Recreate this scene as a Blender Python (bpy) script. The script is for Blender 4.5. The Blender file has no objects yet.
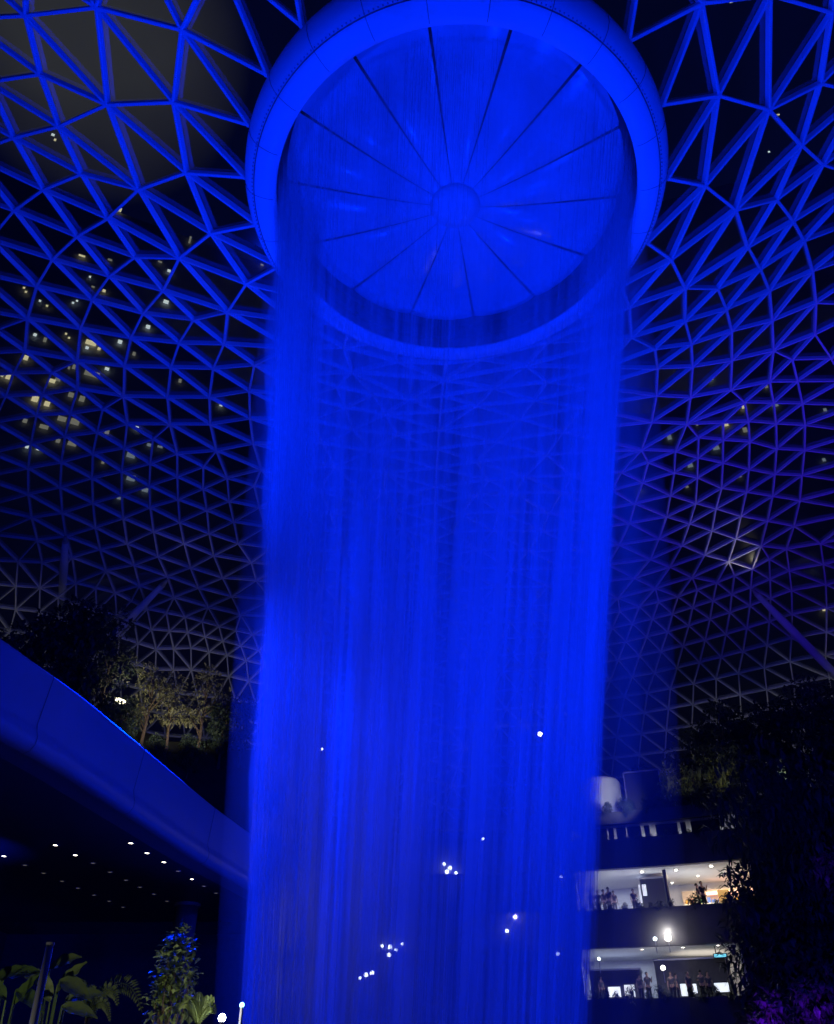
import bpy, bmesh, math, random
import numpy as np
from mathutils import Vector, Matrix, Euler
from mathutils.geometry import delaunay_2d_cdt

SC = bpy.context.scene
COL = SC.collection
R = random.Random(7)
W_, H_ = 834, 1024
FPX = 800.0
PITCH = math.atan(573 / 800.0)
EYE = 1.6
AX, AY = 1.198, 14.865          # plan position of the oculus axis
LIPZ, LIPR = 23.6, 5.52          # lower lip of the oculus ring

# ------------------------------------------------------------------ camera
cd = bpy.data.cameras.new('camera')
cam = bpy.data.objects.new('camera', cd)
COL.objects.link(cam)
cam.location = (0, 0, EYE)
cam.rotation_euler = (math.pi / 2 + PITCH, 0, 0)
cd.sensor_fit = 'VERTICAL'
cd.sensor_height = 24
cd.lens = 24 * FPX / H_
cd.clip_end = 600
SC.camera = cam

# ------------------------------------------------------------------ exposure, world
vs = SC.view_settings
vs.view_transform = 'Standard'
vs.look = 'None'
vs.exposure = 0
vs.gamma = 1
vs.use_curve_mapping = False
cy = SC.cycles
cy.max_bounces = 6
cy.diffuse_bounces = 2
cy.glossy_bounces = 3
cy.transmission_bounces = 3
cy.transparent_max_bounces = 40
cy.sample_clamp_indirect = 3
cy.use_denoising = True
cy.volume_bounces = 0

wd = bpy.data.worlds.new('night_sky')
SC.world = wd
wd.use_nodes = True
wn = wd.node_tree
bg = wn.nodes['Background']
wtc = wn.nodes.new('ShaderNodeTexCoord')
wno = wn.nodes.new('ShaderNodeTexNoise')
wno.inputs['Scale'].default_value = 5
wno.inputs['Detail'].default_value = 3
wn.links.new(wtc.outputs['Generated'], wno.inputs['Vector'])
# thin cloud bank lit by the city, high up on the left
wdt = wn.nodes.new('ShaderNodeVectorMath')
wdt.operation = 'DOT_PRODUCT'
wdt.inputs[1].default_value = Vector((-.40, .473, 1.057)).normalized()
wn.links.new(wtc.outputs['Generated'], wdt.inputs[0])
wmr = wn.nodes.new('ShaderNodeMapRange')
wmr.inputs['From Min'].default_value = .988
wmr.inputs['From Max'].default_value = 1.0
wn.links.new(wdt.outputs['Value'], wmr.inputs['Value'])
wmu = wn.nodes.new('ShaderNodeMath')
wmu.operation = 'MULTIPLY'
wn.links.new(wmr.outputs[0], wmu.inputs[0])
wn.links.new(wno.outputs['Fac'], wmu.inputs[1])
wcr = wn.nodes.new('ShaderNodeValToRGB')
wcr.color_ramp.elements[0].position = .0
wcr.color_ramp.elements[0].color = (.0008, .0018, .019, 1)
wcr.color_ramp.elements[1].position = .5
wcr.color_ramp.elements[1].color = (.036, .036, .042, 1)
wn.links.new(wmu.outputs[0], wcr.inputs['Fac'])
wn.links.new(wcr.outputs['Color'], bg.inputs['Color'])
bg.inputs['Strength'].default_value = 1.0

BLUE = (0.0, 0.020, 1.0)
VIOLET = (.10, 0.01, 1.0)
WARM = (1.0, .80, .45)


def spot(name, loc, target, power, color, angle, blend=1.0, size=.3):
    l = bpy.data.lights.new(name, 'SPOT')
    l.energy = power
    l.color = color
    l.spot_size = math.radians(angle)
    l.spot_blend = blend
    l.shadow_soft_size = size
    o = bpy.data.objects.new(name, l)
    COL.objects.link(o)
    o.location = loc
    o.rotation_euler = (Vector(target) - Vector(loc)).to_track_quat('-Z', 'Y').to_euler()
    return o


def point(name, loc, power, color, size=.15):
    l = bpy.data.lights.new(name, 'POINT')
    l.energy = power
    l.color = color
    l.shadow_soft_size = size
    o = bpy.data.objects.new(name, l)
    COL.objects.link(o)
    o.location = loc
    return o


def area(name, loc, target, power, color, sx, sy):
    l = bpy.data.lights.new(name, 'AREA')
    l.energy = power
    l.color = color
    l.shape = 'RECTANGLE'
    l.size = sx
    l.size_y = sy
    o = bpy.data.objects.new(name, l)
    COL.objects.link(o)
    o.location = loc
    o.rotation_euler = (Vector(target) - Vector(loc)).to_track_quat('-Z', 'Y').to_euler()
    return o


# blue show lights: a ring of up-lights round the pool, and unseen floods farther off aimed at the water
for k in range(6):
    a = math.radians(60 * k + 30)
    hi = k in (2, 3)                      # on the left unseen ones, lifted over the canopy so its soffit stays dark
    spot('ring_uplight', (AX + 13.5 * math.cos(a), AY + 13.5 * math.sin(a), 9.4 if hi else 1.2),
         (AX + 5 * math.cos(a), AY + 5 * math.sin(a), 26), 5200 if hi else 8600, BLUE, 124 if not hi else 134)
for loc, tgt, pw, ang in (((-22.5, 38, 22.5), (AX - .8, AY, 12), 24000, 60),
                          ((17, 3, 3), (AX - .5, AY, 10), 2500, 60), ((22, 44, 18), (AX - .5, AY, 9), 4500, 48)):
    spot('unseen_water_flood', loc, tgt, pw, BLUE, ang, .7, .4)
for lx, ly, tz, pw, ang in ((-8.0, 17.5, 2.2, 11500, 80), (-7.4, 23.0, 2.2, 11500, 80), (-8.0, 20, 14.5, 7000, 70)):  # unseen floods added above the canopy to brighten the falling water
    spot('unseen_water_flood', (lx, ly, 11.6), (-.2, AY + .4, tz), pw, BLUE, ang, .8, .3)
point('valley_fill', (11, 27, 9), 2600, BLUE, .6)  # unseen blue fill added between water and trees to lift the dark foliage
spot('violet_flood', (22, 30, 3), (26, 38, 33), 9000, VIOLET, 80)

# ------------------------------------------------------------------ materials
MATS = {}


def mat(name, col, rough=.6, metal=0., emit=None, estr=0., noise=0., nscale=6., spec=.5, bump=0., coat=0., subs=0.):
    if name in MATS:
        return MATS[name]
    m = bpy.data.materials.new(name)
    m.use_nodes = True
    n = m.node_tree
    b = n.nodes['Principled BSDF']
    b.inputs['Base Color'].default_value = (*col, 1)
    b.inputs['Roughness'].default_value = rough
    b.inputs['Metallic'].default_value = metal
    b.inputs['Specular IOR Level'].default_value = spec
    b.inputs['Coat Weight'].default_value = coat
    if emit:
        b.inputs['Emission Color'].default_value = (*emit, 1)
        b.inputs['Emission Strength'].default_value = estr
    if noise or bump:
        tc = n.nodes.new('ShaderNodeTexCoord')
        no = n.nodes.new('ShaderNodeTexNoise')
        no.inputs['Scale'].default_value = nscale
        no.inputs['Detail'].default_value = 4
        n.links.new(tc.outputs['Object'], no.inputs['Vector'])
        if noise:
            mx = n.nodes.new('ShaderNodeMix')
            mx.data_type = 'RGBA'
            mx.inputs['A'].default_value = (*[c * (1 - noise) for c in col], 1)
            mx.inputs['B'].default_value = (*[min(1, c * (1 + noise)) for c in col], 1)
            n.links.new(no.outputs['Fac'], mx.inputs['Factor'])
            n.links.new(mx.outputs['Result'], b.inputs['Base Color'])
        if bump:
            bp = n.nodes.new('ShaderNodeBump')
            bp.inputs['Strength'].default_value = bump
            n.links.new(no.outputs['Fac'], bp.inputs['Height'])
            n.links.new(bp.outputs['Normal'], b.inputs['Normal'])
    MATS[name] = m
    return m


steel = mat('white_painted_steel', (.66, .70, .74), .55, noise=.06, nscale=.6)
rimm = mat('white_ring_panels', (.80, .82, .85), .45, noise=.05, nscale=.5)
seamm = mat('dark_seam', (.08, .08, .09), .7)
boltm = mat('bolt_metal', (.25, .26, .28), .5, .4)
petalm = mat('oculus_petal', (.74, .76, .80), .22, noise=.22, nscale=.5, coat=.6)
hubm = mat('oculus_hub', (.8, .82, .85), .35)
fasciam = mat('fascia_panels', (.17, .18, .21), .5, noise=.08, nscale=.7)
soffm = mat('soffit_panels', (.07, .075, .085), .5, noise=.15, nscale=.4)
plaster = mat('white_plaster', (.78, .78, .76), .7, noise=.06, nscale=1.2)
concr = mat('dark_concrete', (.10, .10, .11), .85, noise=.3, nscale=1.0)
soil = mat('planted_soil', (.035, .04, .03), .95, noise=.5, nscale=2.0)
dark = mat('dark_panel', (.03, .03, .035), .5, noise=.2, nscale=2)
bark = mat('bark', (.16, .12, .08), .9, noise=.5, nscale=5, bump=.5)
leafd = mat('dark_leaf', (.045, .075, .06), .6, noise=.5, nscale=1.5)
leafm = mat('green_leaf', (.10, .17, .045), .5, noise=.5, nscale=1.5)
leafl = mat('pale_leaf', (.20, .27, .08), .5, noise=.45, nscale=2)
lampw = mat('lit_lamp', (1, 1, 1), .5, emit=(1, .93, .78), estr=14)
lampc = mat('lit_lamp_cool', (1, 1, 1), .5, emit=(.75, .9, 1), estr=6)
lampdim = mat('dim_lamp', (.6, .6, .6), .4, emit=(1, .9, .75), estr=.12)
trimm = mat('lamp_trim', (.4, .4, .42), .4, .3)
skinm = mat('skin', (.45, .28, .2), .6)
shirtm = mat('dark_shirt', (.03, .03, .05), .8, noise=.3)
shirtg = mat('grey_shirt', (.12, .12, .14), .8, noise=.3)
trousm = mat('dark_trousers', (.02, .02, .03), .8, noise=.3)
hairm = mat('black_hair', (.01, .008, .007), .6)


def glass_mat():
    m = bpy.data.materials.new('roof_glass')
    m.use_nodes = True
    n = m.node_tree
    n.nodes.remove(n.nodes['Principled BSDF'])
    out = n.nodes['Material Output']
    t = n.nodes.new('ShaderNodeBsdfTransparent')
    t.inputs['Color'].default_value = (.8, .86, .9, 1)
    g = n.nodes.new('ShaderNodeBsdfGlossy')
    g.inputs['Color'].default_value = (.9, .95, 1, 1)
    g.inputs['Roughness'].default_value = .09
    mx = n.nodes.new('ShaderNodeMixShader')
    mx.inputs[0].default_value = .26
    n.links.new(t.outputs[0], mx.inputs[1])
    n.links.new(g.outputs[0], mx.inputs[2])
    n.links.new(mx.outputs[0], out.inputs['Surface'])
    return m


glassm = glass_mat()


def water_mat(name, amin, amax, sx, sy, lo=.38, hi=.72, top=.3):
    """falling water: diffuse + translucent droplets, with streaky gaps (UV: metres round, metres down)"""
    m = bpy.data.materials.new(name)
    m.use_nodes = True
    n = m.node_tree
    n.nodes.remove(n.nodes['Principled BSDF'])
    out = n.nodes['Material Output']
    tc = n.nodes.new('ShaderNodeTexCoord')

    def nz(ax, ay, detail, seed):
        mp = n.nodes.new('ShaderNodeMapping')
        mp.inputs['Scale'].default_value = (ax, ay, 1)
        mp.inputs['Location'].default_value = (seed, seed * 1.7, 0)
        no = n.nodes.new('ShaderNodeTexNoise')
        no.inputs['Scale'].default_value = 1
        no.inputs['Detail'].default_value = detail
        n.links.new(tc.outputs['UV'], mp.inputs['Vector'])
        n.links.new(mp.outputs['Vector'], no.inputs['Vector'])
        return no.outputs['Fac']
    a = nz(sx, sy, 4, len(name) * 3.1)
    b = nz(sx * .16, sy * .35, 2, len(name) * 5.3)
    mul = n.nodes.new('ShaderNodeMath')
    mul.operation = 'MULTIPLY_ADD'
    mul.inputs[1].default_value = .55
    n.links.new(a, mul.inputs[0])
    m2 = n.nodes.new('ShaderNodeMath')
    m2.operation = 'MULTIPLY'
    m2.inputs[1].default_value = .45
    n.links.new(b, m2.inputs[0])
    n.links.new(m2.outputs[0], mul.inputs[2])
    mr = n.nodes.new('ShaderNodeMapRange')
    mr.inputs['From Min'].default_value = lo
    mr.inputs['From Max'].default_value = hi
    mr.inputs['To Min'].default_value = amin
    mr.inputs['To Max'].default_value = amax
    n.links.new(mul.outputs[0], mr.inputs['Value'])
    sep = n.nodes.new('ShaderNodeSeparateXYZ')
    n.links.new(tc.outputs['UV'], sep.inputs[0])
    vg = n.nodes.new('ShaderNodeMapRange')
    vg.inputs['From Min'].default_value = 8
    vg.inputs['From Max'].default_value = 22
    vg.inputs['To Min'].default_value = 1
    vg.inputs['To Max'].default_value = top
    n.links.new(sep.outputs['Y'], vg.inputs['Value'])
    al = n.nodes.new('ShaderNodeMath')
    al.operation = 'MULTIPLY'
    n.links.new(mr.outputs[0], al.inputs[0])
    n.links.new(vg.outputs[0], al.inputs[1])
    d = n.nodes.new('ShaderNodeBsdfDiffuse')
    d.inputs['Color'].default_value = (.85, .9, .95, 1)
    tl = n.nodes.new('ShaderNodeBsdfTranslucent')
    tl.inputs['Color'].default_value = (.85, .9, .95, 1)
    m1 = n.nodes.new('ShaderNodeMixShader')
    m1.inputs[0].default_value = .5
    n.links.new(d.outputs[0], m1.inputs[1])
    n.links.new(tl.outputs[0], m1.inputs[2])
    tr = n.nodes.new('ShaderNodeBsdfTransparent')
    mx = n.nodes.new('ShaderNodeMixShader')
    n.links.new(al.outputs[0], mx.inputs[0])
    n.links.new(tr.outputs[0], mx.inputs[1])
    n.links.new(m1.outputs[0], mx.inputs[2])
    n.links.new(mx.outputs[0], out.inputs['Surface'])
    return m


# ------------------------------------------------------------------ helpers
def ray(px, py):
    a = (px - 417) / FPX
    b = (512 - py) / FPX
    return Vector((a, math.cos(PITCH) - b * math.sin(PITCH), math.sin(PITCH) + b * math.cos(PITCH)))


def atY(px, py, Y):
    d = ray(px, py)
    return d * (Y / d.y) + Vector((0, 0, EYE))


def atZ(px, py, z):
    d = ray(px, py)
    return d * ((z - EYE) / d.z) + Vector((0, 0, EYE))


def atR(px, py, rad):
    """far meeting of a line of sight with the upright cylinder of that radius round the oculus axis"""
    d = ray(px, py)
    a = d.x ** 2 + d.y ** 2
    b = -2 * (d.x * AX + d.y * AY)
    c = AX * AX + AY * AY - rad * rad
    t = (-b + math.sqrt(b * b - 4 * a * c)) / (2 * a)
    return d * t + Vector((0, 0, EYE))


def pol(r, th, z):
    """point at radius r round the oculus axis; th = degrees from straight ahead, right positive"""
    t = math.radians(90 - th)
    return Vector((AX + r * math.cos(t), AY + r * math.sin(t), z))


def th_of(p):
    t = 90 - math.degrees(math.atan2(p.y - AY, p.x - AX))
    return t - 360 if t > 180 else t


class MB:
    def __init__(s):
        s.v = []
        s.f = []
        s.uv = None

    def add(s, vs, fs):
        o = len(s.v)
        s.v += [tuple(v) for v in vs]
        s.f += [tuple(i + o for i in f) for f in fs]

    def box(s, c, size, rot=None):
        x, y, z = [d / 2 for d in size]
        vs = [Vector((a * x, b * y, d * z)) for d in (-1, 1) for b in (-1, 1) for a in (-1, 1)]
        if rot is not None:
            vs = [rot @ v for v in vs]
        c = Vector(c)
        s.add([v + c for v in vs], [(0, 2, 3, 1), (4, 5, 7, 6), (0, 1, 5, 4), (2, 6, 7, 3), (0, 4, 6, 2), (1, 3, 7, 5)])
        return s

    def tube(s, pts, rads, seg=8, cap=True):
        pts = [Vector(p) for p in pts]
        if not isinstance(rads, (list, tuple)):
            rads = [rads] * len(pts)
        vs, fs = [], []
        for i, p in enumerate(pts):
            t = (pts[min(i + 1, len(pts) - 1)] - pts[max(i - 1, 0)]).normalized()
            u = t.cross(Vector((.123, .87, .31)) if abs(t.y) < .9 else Vector((1, 0, 0))).normalized()
            w = t.cross(u)
            for k in range(seg):
                a = 2 * math.pi * k / seg
                vs.append(p + (u * math.cos(a) + w * math.sin(a)) * rads[i])
        for i in range(len(pts) - 1):
            for k in range(seg):
                fs.append((i * seg + k, i * seg + (k + 1) % seg, (i + 1) * seg + (k + 1) % seg, (i + 1) * seg + k))
        if cap:
            fs.append(tuple(range(seg))[::-1])
            fs.append(tuple(range((len(pts) - 1) * seg, len(pts) * seg)))
        s.add(vs, fs)
        return s

    def lathe(s, prof, c=(0, 0), seg=96, closed=False):
        vs, fs = [], []
        n = len(prof)
        for k in range(seg):
            a = 2 * math.pi * k / seg
            for (r, z) in prof:
                vs.append((c[0] + r * math.cos(a), c[1] + r * math.sin(a), z))
        for k in range(seg):
            k2 = (k + 1) % seg
            for i in range(n if closed else n - 1):
                j = (i + 1) % n
                fs.append((k * n + i, k2 * n + i, k2 * n + j, k * n + j))
        s.add(vs, fs)
        return s

    def sector(s, r0, r1, z0, z1, t0, t1, step=2.0):
        n = max(2, int(abs(t1 - t0) / step) + 1)
        vs, fs = [], []
        for i in range(n):
            t = t0 + (t1 - t0) * i / (n - 1)
            for r, z in ((r0, z0), (r1, z0), (r1, z1), (r0, z1)):
                vs.append(pol(r, t, z))
        for i in range(n - 1):
            for k in range(4):
                k2 = (k + 1) % 4
                fs.append((i * 4 + k, i * 4 + k2, i * 4 + 4 + k2, i * 4 + 4 + k))
        fs += [(0, 1, 2, 3), tuple((n - 1) * 4 + k for k in (3, 2, 1, 0))]
        s.add(vs, fs)
        return s

    def leaf(s, p, d, up, L, w, bend=.2):
        d = d.normalized()
        sd = d.cross(up)
        if sd.length < 1e-3:
            sd = Vector((1, 0, 0))
        sd.normalize()
        nn = sd.cross(d)
        a = p
        m = p + d * L * .5 + nn * L * .06
        e = p + d * L - nn * L * bend
        s.add([a, m + sd * w / 2, e, m - sd * w / 2, m - nn * w * .12], [(0, 1, 4), (1, 2, 4), (2, 3, 4), (3, 0, 4)])
        return s

    def build(s, name, m, parent=None, loc=None, smooth=False):
        me = bpy.data.meshes.new(name)
        v = s.v
        if loc is not None:
            L = Vector(loc)
            v = [tuple(Vector(q) - L) for q in v]
        me.from_pydata(v, [], s.f)
        me.validate()
        bm = bmesh.new()
        bm.from_mesh(me)
        bmesh.ops.recalc_face_normals(bm, faces=bm.faces)
        bm.to_mesh(me)
        bm.free()
        if smooth:
            for p in me.polygons:
                p.use_smooth = True
        me.materials.append(m)
        o = bpy.data.objects.new(name, me)
        COL.objects.link(o)
        if loc is not None:
            o.location = loc
        if parent:
            o.parent = parent
        return o


def tag(o, label, cat, group=None, kind=None):
    o['label'] = label
    o['category'] = cat
    if group:
        o['group'] = group
    if kind:
        o['kind'] = kind
    return o


def struct(o, label=None, cat=None):
    o['kind'] = 'structure'
    if label:
        o['label'] = label
    if cat:
        o['category'] = cat
    return o


def empty(name, loc=(0, 0, 0), rz=0):
    o = bpy.data.objects.new(name, None)
    o.empty_display_size = .2
    COL.objects.link(o)
    o.location = loc
    o.rotation_euler = (0, 0, rz)
    return o


def copy_tree(o, parent=None):
    c = o.copy()
    COL.objects.link(c)
    if parent:
        c.parent = parent
    for ch in [q for q in COL.objects if q.parent == o]:
        copy_tree(ch, c)
    return c


# ================================================================== STRUCTURE
# ---- roof shell: a triangulated steel lattice that swings out of the oculus ring, rises and falls away
RR = [6.0, 8, 10, 13, 17, 22, 28, 34, 40, 46, 52, 58, 64, 70, 76]
ZZ = [24.4, 25.6, 26.8, 28.4, 30.2, 31.8, 33, 33.5, 33.3, 32.4, 30.8, 28.4, 25.2, 21, 16]


def hz(r):
    return float(np.interp(r, RR, ZZ))


def hitshell(px, py):
    d = ray(px, py)
    t = 10.0
    while t < 140:
        p = d * t + Vector((0, 0, EYE))
        r = math.hypot(p.x - AX, p.y - AY)
        if r > 5.5 and p.z >= hz(r):
            return r, th_of(p), p
        t += .1
    return r, th_of(p), p


LEFT = {0: [(266, 74), (180.5, 29.7), (95, 8), (24, 16)], 1: {3: (38.7, 74.6)},
        2: [(248, 124), (172.4, 101.6), (106, 105), (57.5, 127), (12.6, 138.5)],
        3: {3: (80, 175), 4: (42.3, 190.4), 5: (13.5, 211)},
        4: [(244, 177), (185, 173.3), (138, 189.5), (107, 219), (76.4, 237), (52, 259.6), (36, 287), (27, 318.7), (24.3, 352), (13.5, 373.5), (5.4, 397)],
        4.5: {8: (51, 373.5), 9: (42, 395), 10: (36, 416), 11: (30.6, 444), 12: (28, 468.6), 13: (28, 494.6), 14: (31.5, 518), 15: (37, 540.5), 16: (42, 563)},
        5: {3: (134, 257.8), 4: (108.8, 276.7), 5: (91.7, 300.7), 6: (80, 329.5), 7: (76.4, 361.8), 8: (77.3, 389.7), 9: (70, 414), 10: (64.7, 437), 11: (61, 463), 12: (60, 487.5), 13: (62, 513.5), 14: (65.6, 537), 15: (72, 557.6)},
        5.5: {8: (102.5, 409.5), 9: (97, 432.6), 10: (92.6, 454), 11: (91.7, 479), 12: (92.6, 503.6), 13: (95, 528), 14: (99.8, 550), 15: (106, 571), 16: (115, 593)},
        6: [(256, 224.5), (210, 234.4), (178.7, 258.7), (162.5, 291), (142.7, 314), (130.4, 338.5), (124, 367), (123.2, 397), (126.8, 424.5), (124, 448.8), (121.4, 472), (121.4, 495.5), (123, 519), (127, 544), (134, 565), (139.5, 586)],
        6.5: {8: (152.6, 440), 9: (150, 464), 10: (149, 486.5), 11: (150, 508), 12: (153.5, 532), 13: (158, 556.7), 14: (167, 577), 15: (174, 597.8), 16: (185, 616.7), 17: (187.6, 632), 18: (191, 648)},
        7: {3: (193, 320.5), 4: (178.7, 344), 5: (170.6, 368), 6: (167, 398), 7: (169.7, 425), 8: (177, 454), 9: (177, 477.5), 10: (177.8, 500), 11: (179.6, 522.5), 12: (184, 544), 13: (190.5, 568), 14: (198.5, 588), 15: (208, 607.7), 16: (219, 626.5), 17: (222.7, 641), 18: (227, 655)},
        7.5: {8: (203, 467.7), 9: (203, 489), 10: (206.5, 511), 11: (209, 534), 12: (213.7, 556), 13: (222.7, 578), 14: (231.7, 597), 15: (240.7, 615)},
        8: [(277.6, 267.7), (245.5, 285), (227, 313), (223.6, 344.7), (212.8, 369), (209, 398), (210, 424.8), (216, 451.5), (227, 478.5), (229, 502), (233.5, 522.5), (238, 544)],
        9: {3: (254, 366), 4: (249, 391.5), 5: (249.7, 419), 6: (253, 444), 7: (261, 470)}}
RIGHT = {0: [(630, 41.5), (703, 2.5), (771, -6), (833, 12)], 1: {3: (821.7, 83)},
         2: [(664, 104.5), (719.7, 95.7), (770, 109.5), (802.8, 146), (824, 165)],
         3: {3: (777.6, 200.5), 4: (794, 221.5), 5: (805, 241.7), 6: (813, 270.7), 7: (816.6, 303.4), 8: (815.4, 335)},
         3.5: {8: (792.7, 360), 9: (797.8, 381.4), 10: (802.8, 404), 11: (805.3, 425.5), 12: (804.8, 450.7), 13: (802.3, 476), 14: (800, 501), 15: (794, 526), 16: (786.4, 549)},
         4: [(669, 179), (706, 186), (736.5, 210), (748.7, 248), (761, 269.4), (770, 291), (772.6, 321), (773.8, 351), (770, 382), (773.8, 403), (776.4, 424), (776.9, 449.4), (775, 474.6), (772.6, 496), (767.5, 521), (761, 546), (752.4, 569), (751, 588), (750, 605.5), (747, 628), (743, 651), (738.6, 673.5)],
         4.5: {8: (745, 403), 9: (748.7, 421.7), 10: (750, 442), 11: (749, 469.5), 12: (746.6, 492), 13: (741, 516), 14: (736, 539), 15: (728.5, 561.5)},
         5: {3: (718.4, 289.5), 4: (727, 309.7), 5: (732.3, 332), 6: (732.3, 361), 7: (731, 390), 8: (723.5, 423), 9: (723.5, 440.6), 10: (723, 463), 11: (721.7, 488.4), 12: (716, 508.6), 13: (712, 531), 14: (704.6, 555)},
         5.5: {8: (698.8, 438), 9: (698, 458), 10: (697.5, 478), 11: (695.8, 503.5), 12: (689.5, 523.7), 13: (682, 546)},
         6: [(648, 244), (672, 260.6), (685.7, 288.3), (685.7, 322), (692, 345), (693, 367.6), (690.7, 397.8), (687, 424), (675.6, 452), (674.4, 473), (670.6, 496), (666.8, 517.4), (659, 539), (650.4, 560)],
         7: {3: (655.5, 350), 4: (658, 369), 5: (656.7, 396.5), 6: (651.7, 423), 7: (641.6, 450.7)},
         8: [(622, 287), (630, 308), (632, 338)]}
DL = [0, 6, 13, 20, 24, 27, 31, 34, 38, 40, 41.5, 43, 45, 46, 48, 50, 51.5, 52.5, 53.5, 54, 55, 55.7, 56.4, 57, 57.5, 58, 58.5, 59, 59.5]
DR = [0, 7, 16, 25, 29, 32.5, 37, 40.5, 44, 46, 48, 49, 51, 53, 55, 57, 59, 60, 61, 62, 63, 64, 64.7, 65.4, 66, 66.5, 67, 67.5, 68]
RL = [6.6, 9, 11.5, 13.8, 16.2, 18.8, 21.4, 24, 26.5, 29, 31.7, 34.4, 37, 39.6, 42, 44.3, 46.8, 49, 51.2, 53.5, 56, 58.2, 60.4, 62.6, 64.8, 67, 69.2, 71.4, 73.6]
RRT = [6.7, 8.4, 10.4, 12.6, 14.7, 17, 19.6, 22.3, 24.8, 27, 29.4, 31.9, 34.5, 36.8, 39.3, 41.8, 44, 46.2, 48.4, 50.6, 53, 55.2, 57.4, 59.6, 61.8, 64, 66.2, 68.4, 70.6]
NROW = len(DL)


def starts(u):
    q = round(u * 8)
    if q % 16 == 0:
        return 0
    if q % 8 == 0:
        return 3
    if q % 4 == 0:
        return 8
    return 16


nodes = []          # (r, th)
for side, tr, dl, rl, th0, per in ((-1, LEFT, DL, RL, 124.0, 7.5), (1, RIGHT, DR, RRT, 133.0, 9.7)):
    pos = {}
    us = [-8 + .25 * k for k in range(105)]
    for lev, i0 in ((0, 0), (1, 3), (2, 8), (3, 16)):
        for u in us:
            if starts(u) != i0:
                continue
            known = tr.get(u, {})
            if isinstance(known, list):
                known = dict(enumerate(known))
            st = {0: 0, 1: 1, 2: .5, 3: .25}[lev]
            off_t = off_r = 0.0
            for i in range(i0, NROW):
                r, th = rl[i], th0 - per * u - dl[i]
                if lev:
                    na, nb = pos.get((u - st, i)), pos.get((u + st, i))
                    if na and nb:
                        r, th = (na[0] + nb[0]) / 2, (na[1] + nb[1]) / 2
                if i in known:
                    rr_, tt_, _ = hitshell(*known[i])
                    off_r, off_t = rr_ - r, side * tt_ - th
                    r, th = rr_, side * tt_
                else:
                    off_r *= .75
                    off_t *= .9
                    r += off_r
                    th += off_t
                pos[(u, i)] = (r, th)
    for (u, i), (r, th) in pos.items():
        if th * math.pi / 180 * r < 1.25 or th > 176:
            continue
        nodes.append((r, side * th))
# middle meridian
for i in range(NROW):
    nodes.append((.5 * (RL[i] + RRT[i]), 0.0))
# seam towards the camera
for i in range(0, 20):
    nodes.append((.5 * (RL[i] + RRT[i]), 179.9))
# drop nodes that crowd each other
grid, keep = {}, []
P3 = []
for (r, th) in nodes:
    p = pol(r, th, hz(r))
    key = (int(p.x // 2), int(p.y // 2), int(p.z // 2))
    bad = False
    for a in (-1, 0, 1):
        for b in (-1, 0, 1):
            for c in (-1, 0, 1):
                for q in grid.get((key[0] + a, key[1] + b, key[2] + c), ()):
                    if (q - p).length < 1.05:
                        bad = True
    if bad:
        continue
    grid.setdefault(key, []).append(p)
    keep.append((r, th))
    P3.append(p)
# arc length along the profile flattens the shell for the triangulation
fine = np.linspace(6, 76, 701)
zf = np.interp(fine, RR, ZZ)
sl = np.concatenate([[0], np.cumsum(np.hypot(np.diff(fine), np.diff(zf)))]) + 6.0
flat = []
for r, th in keep:
    s_ = float(np.interp(r, fine, sl))
    t = math.radians(90 - th)
    flat.append(Vector((s_ * math.cos(t), s_ * math.sin(t))))
res = delaunay_2d_cdt(flat, [], [], 0, 1e-4)
edges, tris = res[1], res[2]
src = [o[0] for o in res[3]]


def nrm(r, th):
    sl_ = (hz(r + .5) - hz(r - .5))
    t = math.radians(90 - th)
    v = Vector((-sl_ * math.cos(t), -sl_ * math.sin(t), 1))
    return v.normalized()


lat = MB()
n_st = 0
for a, b in set(tuple(sorted((src[x], src[y]))) for f in tris for x, y in zip(f, list(f[1:]) + [f[0]])):
    pa, pb = P3[a], P3[b]
    ra, rb = keep[a][0], keep[b][0]
    L = (pb - pa).length
    if L > 6.5 or (ra < 7.9 and rb < 7.9):
        continue
    n = (nrm(*keep[a]) + nrm(*keep[b])).normalized()
    d = (pb - pa).normalized()
    s_ = d.cross(n).normalized()
    n = s_.cross(d)
    w, hgt, ch = .052, .19, .016
    prof_ = [(-w + ch, 0), (w - ch, 0), (w, ch), (w, hgt), (-w, hgt), (-w, ch)]
    vs_ = [q + s_ * x + n * y for q in (pa, pb) for x, y in prof_]
    lat.add(vs_, [(0, 1, 7, 6), (1, 2, 8, 7), (2, 3, 9, 8), (3, 4, 10, 9), (4, 5, 11, 10), (5, 0, 6, 11)])
    n_st += 1
# node hubs
for k, p in enumerate(P3):
    n = nrm(*keep[k])
    lat.tube([p - n * .012, p + n * .20], .065, 6)
roof = lat.build('ceiling', steel)
struct(roof, 'triangulated white steel lattice shell lit blue round the oculus', 'roof')
gl = MB()
gv = [P3[k] + nrm(*keep[k]) * .21 for k in range(len(P3))]
gf = []
for f in tris:
    q = [src[x] for x in f]
    if max((P3[q[i]] - P3[q[i - 1]]).length for i in range(3)) > 7:
        continue
    if min(keep[x][0] for x in q) < 7.9 and max(keep[x][0] for x in q) < 7.9:
        continue
    gf.append(tuple(q))
gl.add(gv, gf)
glass = gl.build('glass_panes', glassm, roof)
print('lattice', len(P3), 'nodes', n_st, 'struts')

# ---- ground and the tiers round the valley
g = MB()
g.sector(6.6, 90, -.6, 0, -180, 180, 4)
struct(g.build('floor', soil), 'dark planted valley ground round the pool', 'ground')

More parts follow.
